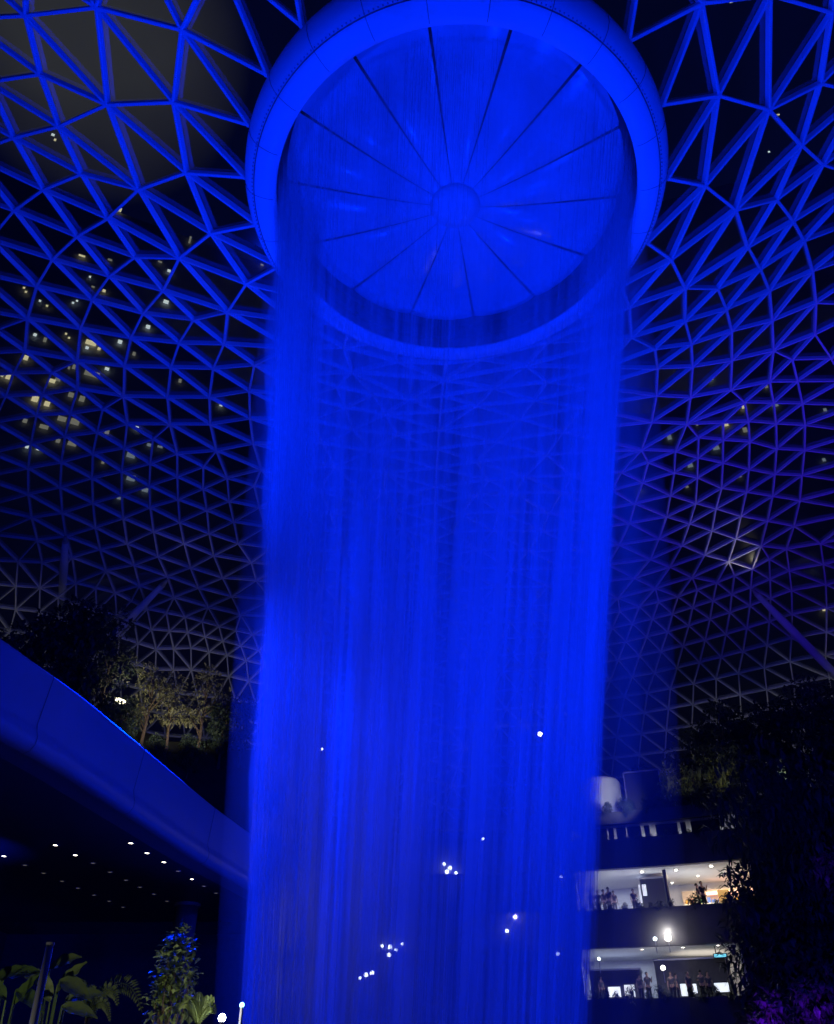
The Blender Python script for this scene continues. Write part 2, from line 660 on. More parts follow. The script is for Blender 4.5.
RF = 45.7
tier = MB()
TH0, TH1 = -112, 100
tier.sector(RF - 4, 60, 0, 4.4, TH0, TH1)
struct(tier.build('terrace_lower', concr), 'dark lower terrace block behind the falling water', 'terrace')
for z0, z1 in ((3.6, 6.0), (8.85, 11.1), (13.6, 15.5), (16.5, 17.3)):
    t = MB()
    if z1 < 17:
        t.sector(RF + .1, 60, z1 - .5, z1 - .2, TH0, TH1)
    t.sector(RF - .35, RF + .1, z0, z1, TH0, TH1)
    struct(t.build('floor_slab', concr), 'dark curved gallery slab with a planted parapet', 'gallery')
deck = MB()
deck.sector(RF + .1, 60, 16.75, 17.1, TH0, TH1)
struct(deck.build('terrace_deck', soil), 'planted roof terrace at the foot of the glass shell', 'terrace')
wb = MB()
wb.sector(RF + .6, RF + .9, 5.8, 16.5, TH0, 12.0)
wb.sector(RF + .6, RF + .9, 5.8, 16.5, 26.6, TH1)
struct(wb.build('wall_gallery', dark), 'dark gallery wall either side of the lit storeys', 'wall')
hill = MB()
prof_h = [(36, 0), (36, 16.2), (37, 18.6), (40, 20.0), (46, 21.6), (54, 22.6), (58, 22.8), (60, 21.5), (60, 0)]


def hill_z(r):
    return float(np.interp(r, [q[0] for q in prof_h[1:8]], [q[1] for q in prof_h[1:8]]))


def hill_hit(px, py):
    d_ = ray(px, py)
    t_ = 10.0
    while t_ < 140:
        p_ = d_ * t_ + Vector((0, 0, EYE))
        r_ = math.hypot(p_.x - AX, p_.y - AY)
        if p_.y > AY and r_ > 36 and p_.z <= hill_z(r_):
            return p_
        t_ += .1
    return p_


hv, hf = [], []
ts = np.linspace(-104, -13, 46)
for t in ts:
    for r, z in prof_h:
        hv.append(pol(r, t, z + (.2 * math.sin(t * .9 + r) if 36.5 < r < 59 else 0)))
for i in range(len(ts) - 1):
    for j in range(len(prof_h) - 1):
        q = i * len(prof_h) + j
        hf.append((q, q + 1, q + 1 + len(prof_h), q + len(prof_h)))
hill.add(hv, hf)
struct(hill.build('hill_terrace', soil, smooth=True), 'planted slope of the roof garden on the left', 'slope')

# ================================================================== OCULUS RING
ring = empty('oculus_ring', (AX, AY, LIPZ))
tag(ring, 'round blue-lit oculus ring with a segmented disc in the roof', 'oculus')
oc = (AX, AY)
rim_prof = [(LIPR, 0), (LIPR + .10, -.05), (LIPR + .22, -.07), (LIPR + .38, -.04), (LIPR + .56, .03), (LIPR + .66, .08),
            (LIPR + .80, .20), (LIPR + .93, .40), (LIPR + 1.02, .68), (LIPR + 1.04, 1.0), (LIPR + 1.0, 1.35), (LIPR + .9, 1.7),
            (LIPR + .7, 1.95), (LIPR + .02, 2.0)]
LZ = Vector((AX, AY, LIPZ))
m = MB()
m.lathe([(r, LIPZ + z) for r, z in rim_prof], oc, 160)
m.build('rim', rimm, ring, smooth=True).location = (0, 0, 0)



def toroot(o, root):
    """mesh was laid out in world space: hang it on its thing without moving it"""
    o.matrix_parent_inverse = Matrix.Translation(-Vector(root.location))
    return o


for o in [q for q in COL.objects if q.parent == ring]:
    toroot(o, ring)


def part(mb, name, m, root, smooth=False):
    return toroot(mb.build(name, m, root, smooth=smooth), root)


# panel joints of the rim and the line of bolts beside the circular seam
for k in range(24):
    a = 2 * math.pi * (k + .4) / 24
    m = MB()
    pts = [Vector((AX + (r + .002) * math.cos(a), AY + (r + .002) * math.sin(a), LIPZ + z + .001)) for r, z in rim_prof[1:10]]
    m.tube(pts, .009, 4)
    part(m, 'panel_joint', seamm, ring)
m = MB()
m.lathe([(LIPR + .672, LIPZ + .072), (LIPR + .692, LIPZ + .083), (LIPR + .70, LIPZ + .10), (LIPR + .67, LIPZ + .10)], oc, 160, True)
part(m, 'circular_seam', seamm, ring)
m = MB()
for k in range(300):
    a = 2 * math.pi * k / 300
    for rr_, zz_ in ((LIPR + .735, .135),):
        m.tube([(AX + rr_ * math.cos(a), AY + rr_ * math.sin(a), LIPZ + zz_ - .02), (AX + rr_ * math.cos(a), AY + rr_ * math.sin(a), LIPZ + zz_ + .02)], .022, 5)
o = part(m, 'bolt_row', boltm, ring)
o['kind'] = 'stuff'
m = MB()
m.lathe([(LIPR - .01, LIPZ + .03), (LIPR + .06, LIPZ + .55), (LIPR - .02, LIPZ + .57), (LIPR - .02, LIPZ + .63), (LIPR + .06, LIPZ + .65), (LIPR + .06, LIPZ + 1.25), (LIPR - .25, LIPZ + 1.42)], oc, 160)
part(m, 'inner_wall', mat('inner_wall_panels', (.06, .063, .07), .5), ring, False)

# the disc: fourteen billowing petals round a hub
NP = 14
HUBR = .78


def petal_z(r, f):
    e = (r - HUBR) / (LIPR - .2 - HUBR)
    base = .50 + .92 * e ** 1.25
    bill = .16 * math.sin(math.pi * f) ** .8 * min(1, e * 2.2) * (1 - .35 * e)
    return LIPZ + base - bill


for k in range(NP):
    vs_, fs_ = [], []
    nr, na = 14, 14
    for i in range(nr + 1):
        r = HUBR + (LIPR - .2 - HUBR) * i / nr
        for j in range(na + 1):
            f = j / na
            a = 2 * math.pi * (k + .02 + .96 * f) / NP + .05
            vs_.append((AX + r * math.cos(a), AY + r * math.sin(a), petal_z(r, f)))
    for i in range(nr):
        for j in range(na):
            q = i * (na + 1) + j
            fs_.append((q, q + 1, q + na + 2, q + na + 1))
    m = MB()
    m.add(vs_, fs_)
    part(m, 'petal', petalm, ring, True)
m = MB()
for k in range(NP):
    a = 2 * math.pi * k / NP + .05
    m.tube([(AX + r * math.cos(a), AY + r * math.sin(a), petal_z(r, 0) + .012) for r in np.linspace(HUBR, LIPR - .2, 8)], .010, 5)
part(m, 'petal_seams', seamm, ring)
m = MB()
m.lathe([(.01, LIPZ + .36), (.45, LIPZ + .39), (.76, LIPZ + .45), (.78, LIPZ + .52), (.70, LIPZ + .6)], oc, 64)
hub = part(m, 'hub', hubm, ring, True)
m = MB()
m.lathe([(.76, LIPZ + .42), (.84, LIPZ + .42), (.84, LIPZ + .52), (.76, LIPZ + .52)], oc, 64, True)
toroot(m.build('hub_rim', mat('hub_rim_metal', (.25, .26, .28), .4), hub), ring)
m = MB()
m.lathe([(.17, LIPZ + .33), (.21, LIPZ + .33), (.21, LIPZ + .40), (.17, LIPZ + .40)], oc, 32, True)
toroot(m.build('hub_eye', mat('hub_eye_metal', (.2, .2, .22), .4), hub), ring)

# ================================================================== WATERFALL
def wR(z):
    z = max(z, 0)
    return 2.4 + .115 * z + .00062 * z * z


def wC(z):
    f = 1 - max(z, 0) / 23.6
    return AX - 1.35 * f, AY


RW = random.Random(3)
fall = empty('waterfall', (AX, AY, 0))
tag(fall, 'tall blue-lit curtain of falling water dropping from the oculus', 'waterfall')


def curtain(name, m_, fac, z0, z1, seg=120, rows=40, wob=.0, seed=0):
    rw = random.Random(seed)
    ph = [(rw.uniform(0, 6.28), rw.randint(3, 11), rw.uniform(.3, 1)) for _ in range(5)]
    vs_, fs_ = [], []
    for i in range(rows + 1):
        z = z0 + (z1 - z0) * i / rows
        cx, cy_ = wC(z)
        for j in range(seg + 1):
            a = 2 * math.pi * j / seg
            rr_ = wR(z) * fac * (1 + wob * sum(w_ * math.sin(n_ * a + p_ + z * .05) for p_, n_, w_ in ph) / 3)
            if z > 20:
                rr_ = min(rr_, LIPR - .06)
            vs_.append((cx + rr_ * math.cos(a), cy_ + rr_ * math.sin(a), z))
    for i in range(rows):
        for j in range(seg):
            q = i * (seg + 1) + j
            fs_.append((q, q + 1, q + seg + 2, q + seg + 1))
    mb = MB()
    mb.add(vs_, fs_)
    o = part(mb, name, m_, fall, True)
    uvl = o.data.uv_layers.new(name='UVMap')
    for lp in o.data.loops:
        i, j = divmod(lp.vertex_index, seg + 1)
        uvl.data[lp.index].uv = (j / seg * 30, (z0 + (z1 - z0) * i / rows))
    return o


curtain('water_sheet', water_mat('water_outer', .0, .34, 3.2, .09, .44, .60), .985, -.5, LIPZ + .05, wob=.03, seed=1)
curtain('water_sheet', water_mat('water_middle_', .0, .40, 1.9, .06, .44, .60), .93, -.5, LIPZ + .05, wob=.04, seed=2)
curtain('water_sheet', water_mat('water_inner__x', .0, .34, 5.0, .10, .44, .60), .86, -.5, LIPZ + .05, wob=.05, seed=3)


def mist(name, f0, f1, dens, z1, sx=0., f2=0.):
    vs_, fs_ = [], []
    seg, rows = 72, 14
    for i in range(rows + 1):
        z = -.5 + (z1 + .5) * i / rows
        cx, cy_ = wC(z)
        cx += sx * (1 - max(z, 0) / 23.6)
        for f in (f0, f1 + f2 * (1 - max(z, 0) / 23.6)):
            for j in range(seg):
                a = 2 * math.pi * j / seg
                rr_ = wR(z) * f
                vs_.append((cx + rr_ * math.cos(a), cy_ + rr_ * math.sin(a), z))
    S2 = 2 * seg
    for i in range(rows):
        for j in range(seg):
            k = (j + 1) % seg
            for o_ in (0, seg):
                fs_.append((i * S2 + o_ + j, i * S2 + o_ + k, (i + 1) * S2 + o_ + k, (i + 1) * S2 + o_ + j))
    for i in (0, rows):
        for j in range(seg):
            k = (j + 1) % seg
            fs_.append((i * S2 + j, i * S2 + k, i * S2 + seg + k, i * S2 + seg + j))
    mb = MB()
    mb.add(vs_, fs_)
    m_ = bpy.data.materials.new(name)
    m_.use_nodes = True
    n = m_.node_tree
    n.nodes.remove(n.nodes['Principled BSDF'])
    v = n.nodes.new('ShaderNodeVolumeScatter')
    v.inputs['Color'].default_value = (.9, .95, 1, 1)
    v.inputs['Density'].default_value = dens
    n.links.new(v.outputs[0], n.nodes['Material Output'].inputs['Volume'])
    o = part(mb, name, m_, fall)
    o['kind'] = 'stuff'
    return o


mist('water_mist', .80, .995, .075, LIPZ + .02)
for f2, dn in ((.16, .05), (.38, .035)):
    mist('spray_haze', 1.0, 1.02, dn, 23.0, .25 + f2 * .9, f2)
# denser plumes where the falling water bunches: azimuth, share of the curtain radius, width low / high, density
for az, fr_, w0, w1, dn in ((183, .80, .62, .75, .60), (205, .84, .5, .45, .30), (3, .92, .30, .42, .50), (-14, .95, .2, .3, .3),
                            (246, .85, .30, .26, .32), (290, .86, .26, .22, .20), (95, .85, .4, .3, .14)):
    pts, rads = [], []
    for q in range(15):
        z = -.5 + (LIPZ - .1) * q / 14
        cx, cy_ = wC(z)
        a = math.radians(az + 3 * math.sin(z * .35 + az))
        w = w0 + (w1 - w0) * q / 14
        rr_ = min(wR(z) * (fr_ + (1 - fr_) * (q / 14) ** 2), LIPR - .06) - (w * .9 if q > 10 else 0) * (q - 10) / 4
        pts.append((cx + rr_ * math.cos(a), cy_ + rr_ * math.sin(a), z))
        rads.append(w * (1 + .12 * math.sin(z * 1.1 + az)))
    mb = MB()
    mb.tube(pts, rads, 14)
    m_ = bpy.data.materials.new('plume')
    m_.use_nodes = True
    n = m_.node_tree
    n.nodes.remove(n.nodes['Principled BSDF'])
    v = n.nodes.new('ShaderNodeVolumeScatter')
    v.inputs['Color'].default_value = (.9, .95, 1, 1)
    v.inputs['Density'].default_value = dn
    n.links.new(v.outputs[0], n.nodes['Material Output'].inputs['Volume'])
    o = part(mb, 'water_plume', m_, fall)
    o['kind'] = 'stuff'

# separate threads of water: long thin falling streaks
dens = [(RW.uniform(0, 6.28), n, RW.uniform(.2, .5)) for n in (2, 3, 5, 7, 11)]
for nm, cnt, wmin, wmax, lmin, lmax, spread in (('water_threads', 5200, .003, .009, 1.2, 5.0, .045), ('water_spray', 2400, .003, .006, .15, .7, .08)):
    mb = MB()
    c = 0
    while c < cnt:
        a = RW.uniform(0, 2 * math.pi)
        d = 1 + sum(w * math.sin(n * a + p) for p, n, w in dens)
        if RW.uniform(0, 2.2) > d:
            continue
        c += 1
        z = LIPZ - (RW.random() ** 1.0) * 24.5
        L = RW.uniform(lmin, lmax)
        fac = min(1.0 + RW.gauss(-.06, spread) * (1 - .6 * z / 24), 1.0 + .02 * RW.random())
        w = RW.uniform(wmin, wmax)
        zt = min(z + L, LIPZ + .02)
        pts, rads = [], []
        for q in range(4):
            zz_ = zt - L * q / 3
            cx, cy_ = wC(zz_)
            rr_ = min(wR(zz_) * fac, LIPR - .05) if zz_ > 20 else wR(zz_) * fac
            pts.append((cx + rr_ * math.cos(a), cy_ + rr_ * math.sin(a), zz_))
            rads.append(w * (.25, 1, .9, .2)[q])
        mb.tube(pts, rads, 3, False)
    wm = bpy.data.materials.get('water_droplets')
    if not wm:
        wm = mat('water_droplets', (.9, .93, .97), .3)
        n = wm.node_tree
        b = n.nodes['Principled BSDF']
        b.inputs['Alpha'].default_value = .3
    o = part(mb, nm, wm, fall)
    o['kind'] = 'stuff'

# pool the water drops into
m = MB()
m.lathe([(.01, -.55), (6.2, -.55), (6.2, -.5), (.01, -.5)], oc, 64)
pool = m.build('pool', mat('pool_water', (.02, .05, .09), .15, coat=.3), None)
struct(pool, 'round pool under the falling water', 'pool')
m = MB()
m.lathe([(6.2, -.6), (6.6, -.6), (6.6, .35), (6.2, .35)], oc, 64, True)
struct(m.build('pool_kerb', concr), 'round concrete kerb of the pool', 'kerb')
# ================================================================== CANOPY ON THE LEFT
ZS, ZT = 5.36 + EYE, 6.92 + EYE
edge = [(-9.6, 6.0), (-8.9, 9.5), (-8.35, 12.0)] + [tuple(atZ(x, y, ZT)[:2]) for x, y in
        ((0, 636.5), (40, 665), (87, 699), (139, 742.5), (174, 772), (215.6, 807))] + [(-5.3, 30), (-4.2, 36)]
# smooth the plan curve
ed = []
for i in range(len(edge) - 1):
    p0 = Vector(edge[max(i - 1, 0)]); p1 = Vector(edge[i]); p2 = Vector(edge[i + 1]); p3 = Vector(edge[min(i + 2, len(edge) - 1)])
    for k in range(6):
        t = k / 6
        ed.append(.5 * ((2 * p1) + (p2 - p0) * t + (2 * p0 - 5 * p1 + 4 * p2 - p3) * t * t + (3 * p1 - p0 - 3 * p2 + p3) * t ** 3))
ed.append(Vector(edge[-1]))
can = empty('entrance_canopy', (-8, 16, 0))
tag(can, 'wide curved canopy with a blue-lit smooth fascia at left', 'canopy')
# cross-section: rounded lower lip, upright fascia, flat top
sec = [(-.95, ZS), (-.42, ZS), (-.36, ZS - .02), (-.22, ZS - .06), (-.09, ZS - .02), (-.01, ZS + .10), (0, ZS + .24), (-.05, ZS + .36), (-.09, ZS + .5), (-.01, ZT - .05), (-.05, ZT), (-.5, ZT)]
vs_, fs_ = [], []
for i, p in enumerate(ed):
    t = (ed[min(i + 1, len(ed) - 1)] - ed[max(i - 1, 0)]).normalized()
    o_ = Vector((t.y, -t.x))
    for off, z in sec:
        q = p + o_ * off
        vs_.append((q.x, q.y, z))
n_ = len(sec)
for i in range(len(ed) - 1):
    for j in range(n_ - 1):
        fs_.append((i * n_ + j, (i + 1) * n_ + j, (i + 1) * n_ + j + 1, i * n_ + j + 1))
m = MB()
m.add(vs_, fs_)
part(m, 'fascia', fasciam, can, True)
for k in (14, 26, 37, 48):
    m = MB()
    m.tube([Vector(vs_[k * n_ + j]) + Vector((.004, -.004, 0)) for j in range(3, 11)], .008, 4)
    part(m, 'fascia_joint', seamm, can)


def slab(z, z2, off):
    vs_, fs_ = [], []
    for i, p in enumerate(ed):
        for x in (p.x - off, p.x - 17):
            vs_.append((x, p.y, z))
            vs_.append((x, p.y, z2))
    for i in range(len(ed) - 1):
        a, b = i * 4, i * 4 + 4
        fs_ += [(a, a + 2, b + 2, b), (a + 1, b + 1, b + 3, a + 3), (a + 2, a + 3, b + 3, b + 2), (a, b, b + 1, a + 1)]
    fs_ += [(0, 1, 3, 2), tuple(len(vs_) - 4 + q for q in (0, 2, 3, 1))]
    mb = MB()
    mb.add(vs_, fs_)
    return mb


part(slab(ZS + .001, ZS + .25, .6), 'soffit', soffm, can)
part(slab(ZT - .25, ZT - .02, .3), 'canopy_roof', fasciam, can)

dl_root = None


def downlight(px, py, lit, label, group):
    global dl_root
    p = atZ(px, py, ZS)
    r = empty('downlight', (p.x, p.y, ZS))
    m = MB()
    m.lathe([(.05, ZS - .004), (.085, ZS - .016), (.10, ZS - .004), (.10, ZS + .012), (.05, ZS + .012)], (p.x, p.y), 16, True)
    part(m, 'trim_ring', trimm, r)
    m = MB()
    m.lathe([(.001, ZS - .012), (.045, ZS - .010), (.068, ZS - .004), (.066, ZS + .01), (.001, ZS + .012)], (p.x, p.y), 14)
    part(m, 'lens', lampdl if lit else lampdim, r)
    tag(r, label, 'downlight', group)
    if lit:
        spot('downlight_beam', (p.x, p.y, ZS - .03), (p.x, p.y, 0), 60, (1, .9, .7), 100, .6, .05)


lampdl = mat('lit_downlight', (1, 1, 1), .5, emit=(1, .90, .70), estr=9)
for i, (x, y) in enumerate([(131, 843), (147, 853), (164, 862), (192, 879)]):
    downlight(x, y, True, 'bright downlight in the canopy row nearest the fascia, ' + ['first from the fascia end at left', 'second from left', 'third from left', 'last and nearest the pillar'][i], 'bright downlights near the fascia')
for i, (x, y) in enumerate([(55.5, 845), (75.4, 855)]):
    downlight(x, y, True, ['left', 'right'][i] + ' one of the pair of bright downlights in the middle canopy row', 'bright downlights in the middle row')
downlight(4, 856, True, 'single bright downlight under the canopy at the left picture edge', 'bright downlight at the edge')
for x, y in [(93, 863), (110, 872), (126, 880), (140, 887), (154, 894), (167, 901)]:
    downlight(x, y, False, 'faint unlit downlight in the middle row under the canopy', 'dim downlights in the middle row')
for x, y in [(25, 865), (43.6, 873), (62, 881), (78, 888), (94, 895), (109, 901), (123, 907)]:
    downlight(x, y, False, 'faint unlit downlight in the third row under the canopy', 'dim downlights in the third row')
for x, y in [(178, 871), (204, 886), (216, 893)]:
    downlight(x, y, False, 'faint unlit downlight between the bright ones near the fascia', 'dim downlights near the fascia')

col_ = empty('canopy_pillar', (-8.3, 31.8, 0))
tag(col_, 'pale round pillar holding the far end of the canopy', 'pillar')
m = MB()
m.tube([(-8.3, 31.8, 0), (-8.3, 31.8, ZS)], .40, 24)
part(m, 'shaft', fasciam, col_, True)
m = MB()
m.lathe([(.40, ZS - .12), (.46, ZS - .12), (.46, ZS - .02), (.40, ZS - .02)], (-8.3, 31.8), 24, True)
part(m, 'collar', trimm, col_)
# blue floodlight washing the soffit at the far left
spot('soffit_wash', (-12.4, 20.5, 3.5), (-12.6, 22.8, ZS), 1300, BLUE, 50, 1, .1)
spot('soffit_wash', (-13.6, 25, 2), (-15.2, 29, 3), 260, BLUE, 70, 1, .1)
m = MB()
m.box((-17.5, 31, 3.4), (.3, 14, 6.8))
m.box((-12, 38.2, 3.4), (11, .3, 6.8))
struct(m.build('wall_left', mat('dark_wall', (.09, .09, .10), .8, noise=.3)), 'dark wall under the canopy', 'wall')

# ================================================================== LEANING ROOF STRUTS
def roof_prop(a_px, b_px, rb, label, ext=1.35):
    p = hitshell(*a_px)[2] - Vector((0, 0, .15))
    q = atR(b_px[0], b_px[1], rb)
    q = p + (q - p) * ext
    if q.z < 17.5:
        q = p + (q - p) * ((p.z - 17.3) / (p.z - q.z))
    r = empty('roof_prop', q)
    tag(r, label, 'column')
    m = MB()
    m.tube([p + (q - p) * .04, p + (q - p) * .3, q], [.20, .30, .30], 16)
    part(m, 'tube_shaft', steel, r, True)
    m = MB()
    m.tube([p, p + (q - p) * .05], [.10, .22], 12)
    part(m, 'cone_end', trimm, r, True)
    m = MB()
    m.lathe([(.01, q.z - .1), (.55, q.z - .1), (.55, q.z + .05), (.01, q.z + .05)], (q.x, q.y), 20)
    part(m, 'base_plate', trimm, r)
    return p


pr = roof_prop((752, 588), (827, 666), 50, 'long slanting steel roof prop above the trees on the right')
roof_prop((168, 578), (85, 665), 50, 'slanting steel roof prop above the lit trees on the left')
roof_prop((66, 535), (62, 600), 49, 'upright steel roof prop behind the dark trees on the left')
spot('prop_head_lamp', pr + Vector((.4, -.8, -1.6)), hitshell(732, 548)[2], 480, (1, .86, .6), 45, .8, .1)

# ================================================================== LIT STOREYS ON THE RIGHT
def lit(name, mb, m_, kind='structure', label=None, cat=None):
    o = mb.build(name, m_)
    if kind == 'structure':
        struct(o, label, cat)
    return o


for z, t0, t1, zf in ((13.58, 12.2, 26.4, 10.9), (8.83, 11.9, 24.3, 5.8), (16.5, 12.2, 26.4, 15.3)):
    c_ = MB()
    c_.sector(RF + .05, 52.6, z, z + .15, t0, t1)
    struct(c_.build('ceiling_gallery', plaster), 'white gallery ceiling', 'ceiling')
    w_ = MB()
    w_.sector(52.3, 52.6, zf, z, t0, t1)
    w_.sector(RF + .7, 52.6, zf, z, t0 - .25, t0)
    w_.sector(RF + .7, 52.6, zf, z, t1, t1 + .25)
    struct(w_.build('wall_back', plaster), 'white back wall of the lit gallery', 'wall')


def arc_area(r, th, z, pw, colr, sx, sy):
    p = pol(r, th, z)
    o = area('gallery_light', p, p - Vector((0, 0, 3)), pw, colr, sx, sy)
    return o


arc_area(49, 15, 13.45, 170, (.62, .74, 1), 4, 3)
arc_area(49, 22.5, 13.45, 340, (1, .80, .55), 5, 3)
area('gallery_light', pol(47.5, 19, 11.3), pol(47.5, 19, 14), 100, (.85, .9, 1), 8, 1.5)
arc_area(49.5, 15, 8.7, 120, (.62, .74, 1), 4, 3)
arc_area(49.5, 21.5, 8.7, 90, (1, .9, .75), 4, 3)
area('gallery_light', pol(47.5, 18, 6.2), pol(47.5, 18, 9), 45, (.75, .84, 1), 8, 1.5)
arc_area(50.5, 21, 16.4, 420, (.92, .95, 1), 9, 1.5)


def ceiling_lamp(th, r, z, label, grp, big=1.0):
    p = pol(r, th, z)
    o = empty('gallery_downlight', p)
    tag(o, label, 'downlight', grp)
    m = MB()
    m.lathe([(.13 * big, z - .05), (.19 * big, z - .07), (.22 * big, z - .02), (.13 * big, z - .01)], (p.x, p.y), 14, True)
    part(m, 'trim_ring', trimm, o)
    m = MB()
    m.lathe([(.001, z - .05), (.13 * big, z - .045), (.13 * big, z - .01)], (p.x, p.y), 14)
    part(m, 'lens', lampw, o)


for px, py in ((642, 872), (676, 870), (711, 866)):
    p = atZ(px, py, 13.55)
    ceiling_lamp(th_of(p), math.hypot(p.x - AX, p.y - AY), 13.57, {642: 'leftmost', 676: 'middle', 711: 'rightmost'}[px] + ' front downlight in the upper lit gallery ceiling', 'front downlights of the upper gallery')
for px, py in ((672, 883), (698, 876), (722, 873)):
    p = atZ(px, py, 13.55)
    ceiling_lamp(th_of(p), min(51.5, math.hypot(p.x - AX, p.y - AY)), 13.57, 'small rear downlight in the upper lit gallery ceiling', 'rear downlights of the upper gallery', .7)
for px, py in ((642, 950), (683, 948), (718, 946)):
    p = atZ(px, py, 8.8)
    ceiling_lamp(th_of(p), max(RF + .5, math.hypot(p.x - AX, p.y - AY)), 8.82, 'small downlight in the lower lit gallery ceiling', 'downlights of the lower gallery', .7)


def kiosk(name, r0, r1, z0, z1, t0, t1, m_, label, cat, trim=None):
    c = pol((r0 + r1) / 2, (t0 + t1) / 2, z0)
    o = empty(name, c)
    tag(o, label, cat)
    m = MB()
    m.sector(r0, r1, z0, z1, t0, t1, .4)
    part(m, 'body', m_, o)
    m = MB()
    m.sector(r0 - .06, r1 + .06, z1, z1 + .1, t0 - .08, t1 + .08, .4)
    part(m, 'top_panel', trimm if trim is None else trim, o)
    return o


def thx(px, py, r):
    return th_of(atR(px, py, r))


# upper gallery fit-out
k = kiosk('lift_lobby', 47.6, 49.6, 10.9, 13.25, thx(641, 890, 47.6), thx(666, 890, 47.6), dark, 'dark box-shaped lobby in the middle of the upper lit gallery', 'lobby')
m = MB()
m.sector(47.52, 47.6, 11.6, 12.9, thx(639, 890, 47.6), thx(640.5, 890, 47.6), .2)
m.sector(47.52, 47.6, 12.2, 12.9, thx(641, 880, 47.6), thx(645, 880, 47.6), .2)
part(m, 'lit_panel', mat('lit_white_panel', (1, 1, 1), .5, emit=(.8, .88, 1), estr=.5), k)
shop = empty('shop_display', pol(51, 23, 10.9))
tag(shop, 'warm-lit shop display wall at the right end of the upper gallery', 'shop display')
m = MB()
m.sector(51.6, 52.2, 10.9, 13.0, 20.4, 26.2)
part(m, 'back_panel', mat('shop_panel', (.62, .48, .36), .6, noise=.3, nscale=2), shop)
for z in (11.45, 12.0):
    m = MB()
    m.sector(51.0, 51.65, z, z + .06, 20.4, 25.6)
    part(m, 'shelf', plaster, shop)
rr = random.Random(5)
goods = [mat('goods_' + n, c, .5) for n, c in (('red', (.5, .08, .06)), ('white', (.8, .8, .8)), ('blue', (.1, .2, .6)), ('green', (.1, .4, .15)), ('amber', (.7, .4, .08)))]
for z in (11.51, 12.06):
    t = 20.6
    while t < 25.4:
        w_ = rr.uniform(.12, .3)
        m = MB()
        m.sector(51.1, 51.45, z, z + rr.uniform(.2, .42), t, t + w_, .2)
        o = m.build('goods_box', rr.choice(goods))
        tag(o, 'small packaged box on the shop shelves in the upper gallery', 'box', 'boxes on the shop shelves')
        t += w_ + rr.uniform(.06, .3)
m = MB()
m.sector(51.2, 51.5, 12.62, 12.80, 22.3, 26.0)
part(m, 'cove_light', mat('cove_glow', (1, .6, .5), .5, emit=(1, .55, .42), estr=1.4), shop)
sg = empty('menu_sign', pol(47.3, 24.9, 10.9))
tag(sg, 'small amber lit sign board by the shop in the upper gallery', 'sign')
m = MB()
m.sector(47.3, 47.42, 11.45, 12.2, 23.5, 24.4, .3)
part(m, 'board', mat('amber_sign', (.8, .5, .2), .5, emit=(1, .55, .15), estr=.55), sg)
m = MB()
m.tube([pol(47.36, 23.95, 10.9), pol(47.36, 23.95, 11.5)], .04, 6)
part(m, 'post', dark, sg)
pc = empty('gallery_post', pol(46.6, thx(667, 890, 46.6), 10.9))
tag(pc, 'slim dark post beside the lobby in the upper gallery', 'post')
m = MB()
q = pol(46.6, thx(667, 890, 46.6), 0)
m.tube([(q.x, q.y, 10.9), (q.x, q.y, 13.55)], .13, 10)
part(m, 'shaft', dark, pc)

# lower gallery fit-out
kiosk('dark_counter', 47.2, 49.4, 5.8, 7.75, thx(590, 980, 47.2), thx(641, 980, 47.2), dark, 'long dark counter in front of the white wall, lower gallery', 'counter')
kiosk('dark_partition', 48, 51, 5.8, 8.3, thx(655, 970, 48), thx(727, 970, 48), mat('dark_fitout', (.05, .05, .06), .6, noise=.3), 'dark partition filling the right of the lower gallery', 'partition')
lw = mat('lit_case', (1, 1, 1), .5, emit=(.85, .92, 1), estr=1.1)
for i, (x0, x1, y0, y1) in enumerate(((608, 620, 987, 997), (624, 634, 985, 997), (680, 686, 984, 996), (692, 696, 984, 994), (714, 728, 983, 992))):
    a, b = atR((x0 + x1) / 2, y0, 47.0), atR((x0 + x1) / 2, y1, 47.0)
    o = empty('lit_showcase', pol(47.0, th_of(a), 5.8))
    tag(o, ['wide white lit showcase at the left below the dark counter', 'second white lit showcase below the dark counter', 'narrow lit showcase left of the middle partition', 'slim lit showcase in the middle of the partition', 'wide lit showcase at the right end of the lower gallery'][i], 'showcase')
    m = MB()
    m.sector(46.9, 47.05, max(5.9, b.z), a.z, thx(x0, y0, 47), thx(x1, y0, 47), .2)
    part(m, 'lit_front', lw, o)
    m = MB()
    m.sector(46.88, 47.1, a.z, a.z + .07, thx(x0, y0, 47) - .05, thx(x1, y0, 47) + .05, .2)
    part(m, 'top_rail', dark, o)
sg = empty('hanging_sign', pol(46.6, thx(720, 954, 46.6), 8.3))
tag(sg, 'small cyan lit hanging sign under the lower gallery ceiling', 'sign')
m = MB()
m.sector(46.55, 46.65, 8.15, 8.42, thx(713, 954, 46.6), thx(727, 954, 46.6), .3)
part(m, 'board', dark, sg)
m = MB()
m.sector(46.5, 46.545, 8.2, 8.37, thx(714, 954, 46.6), thx(726, 954, 46.6), .3)
part(m, 'lit_face', mat('cyan_sign', (.2, .8, .9), .5, emit=(.2, .75, 1), estr=.9), sg)
m = MB()
m.tube([pol(46.6, thx(716, 954, 46.6), 8.4), pol(46.6, thx(716, 954, 46.6), 8.83)], .03, 5)
part(m, 'hanger', dark, sg)
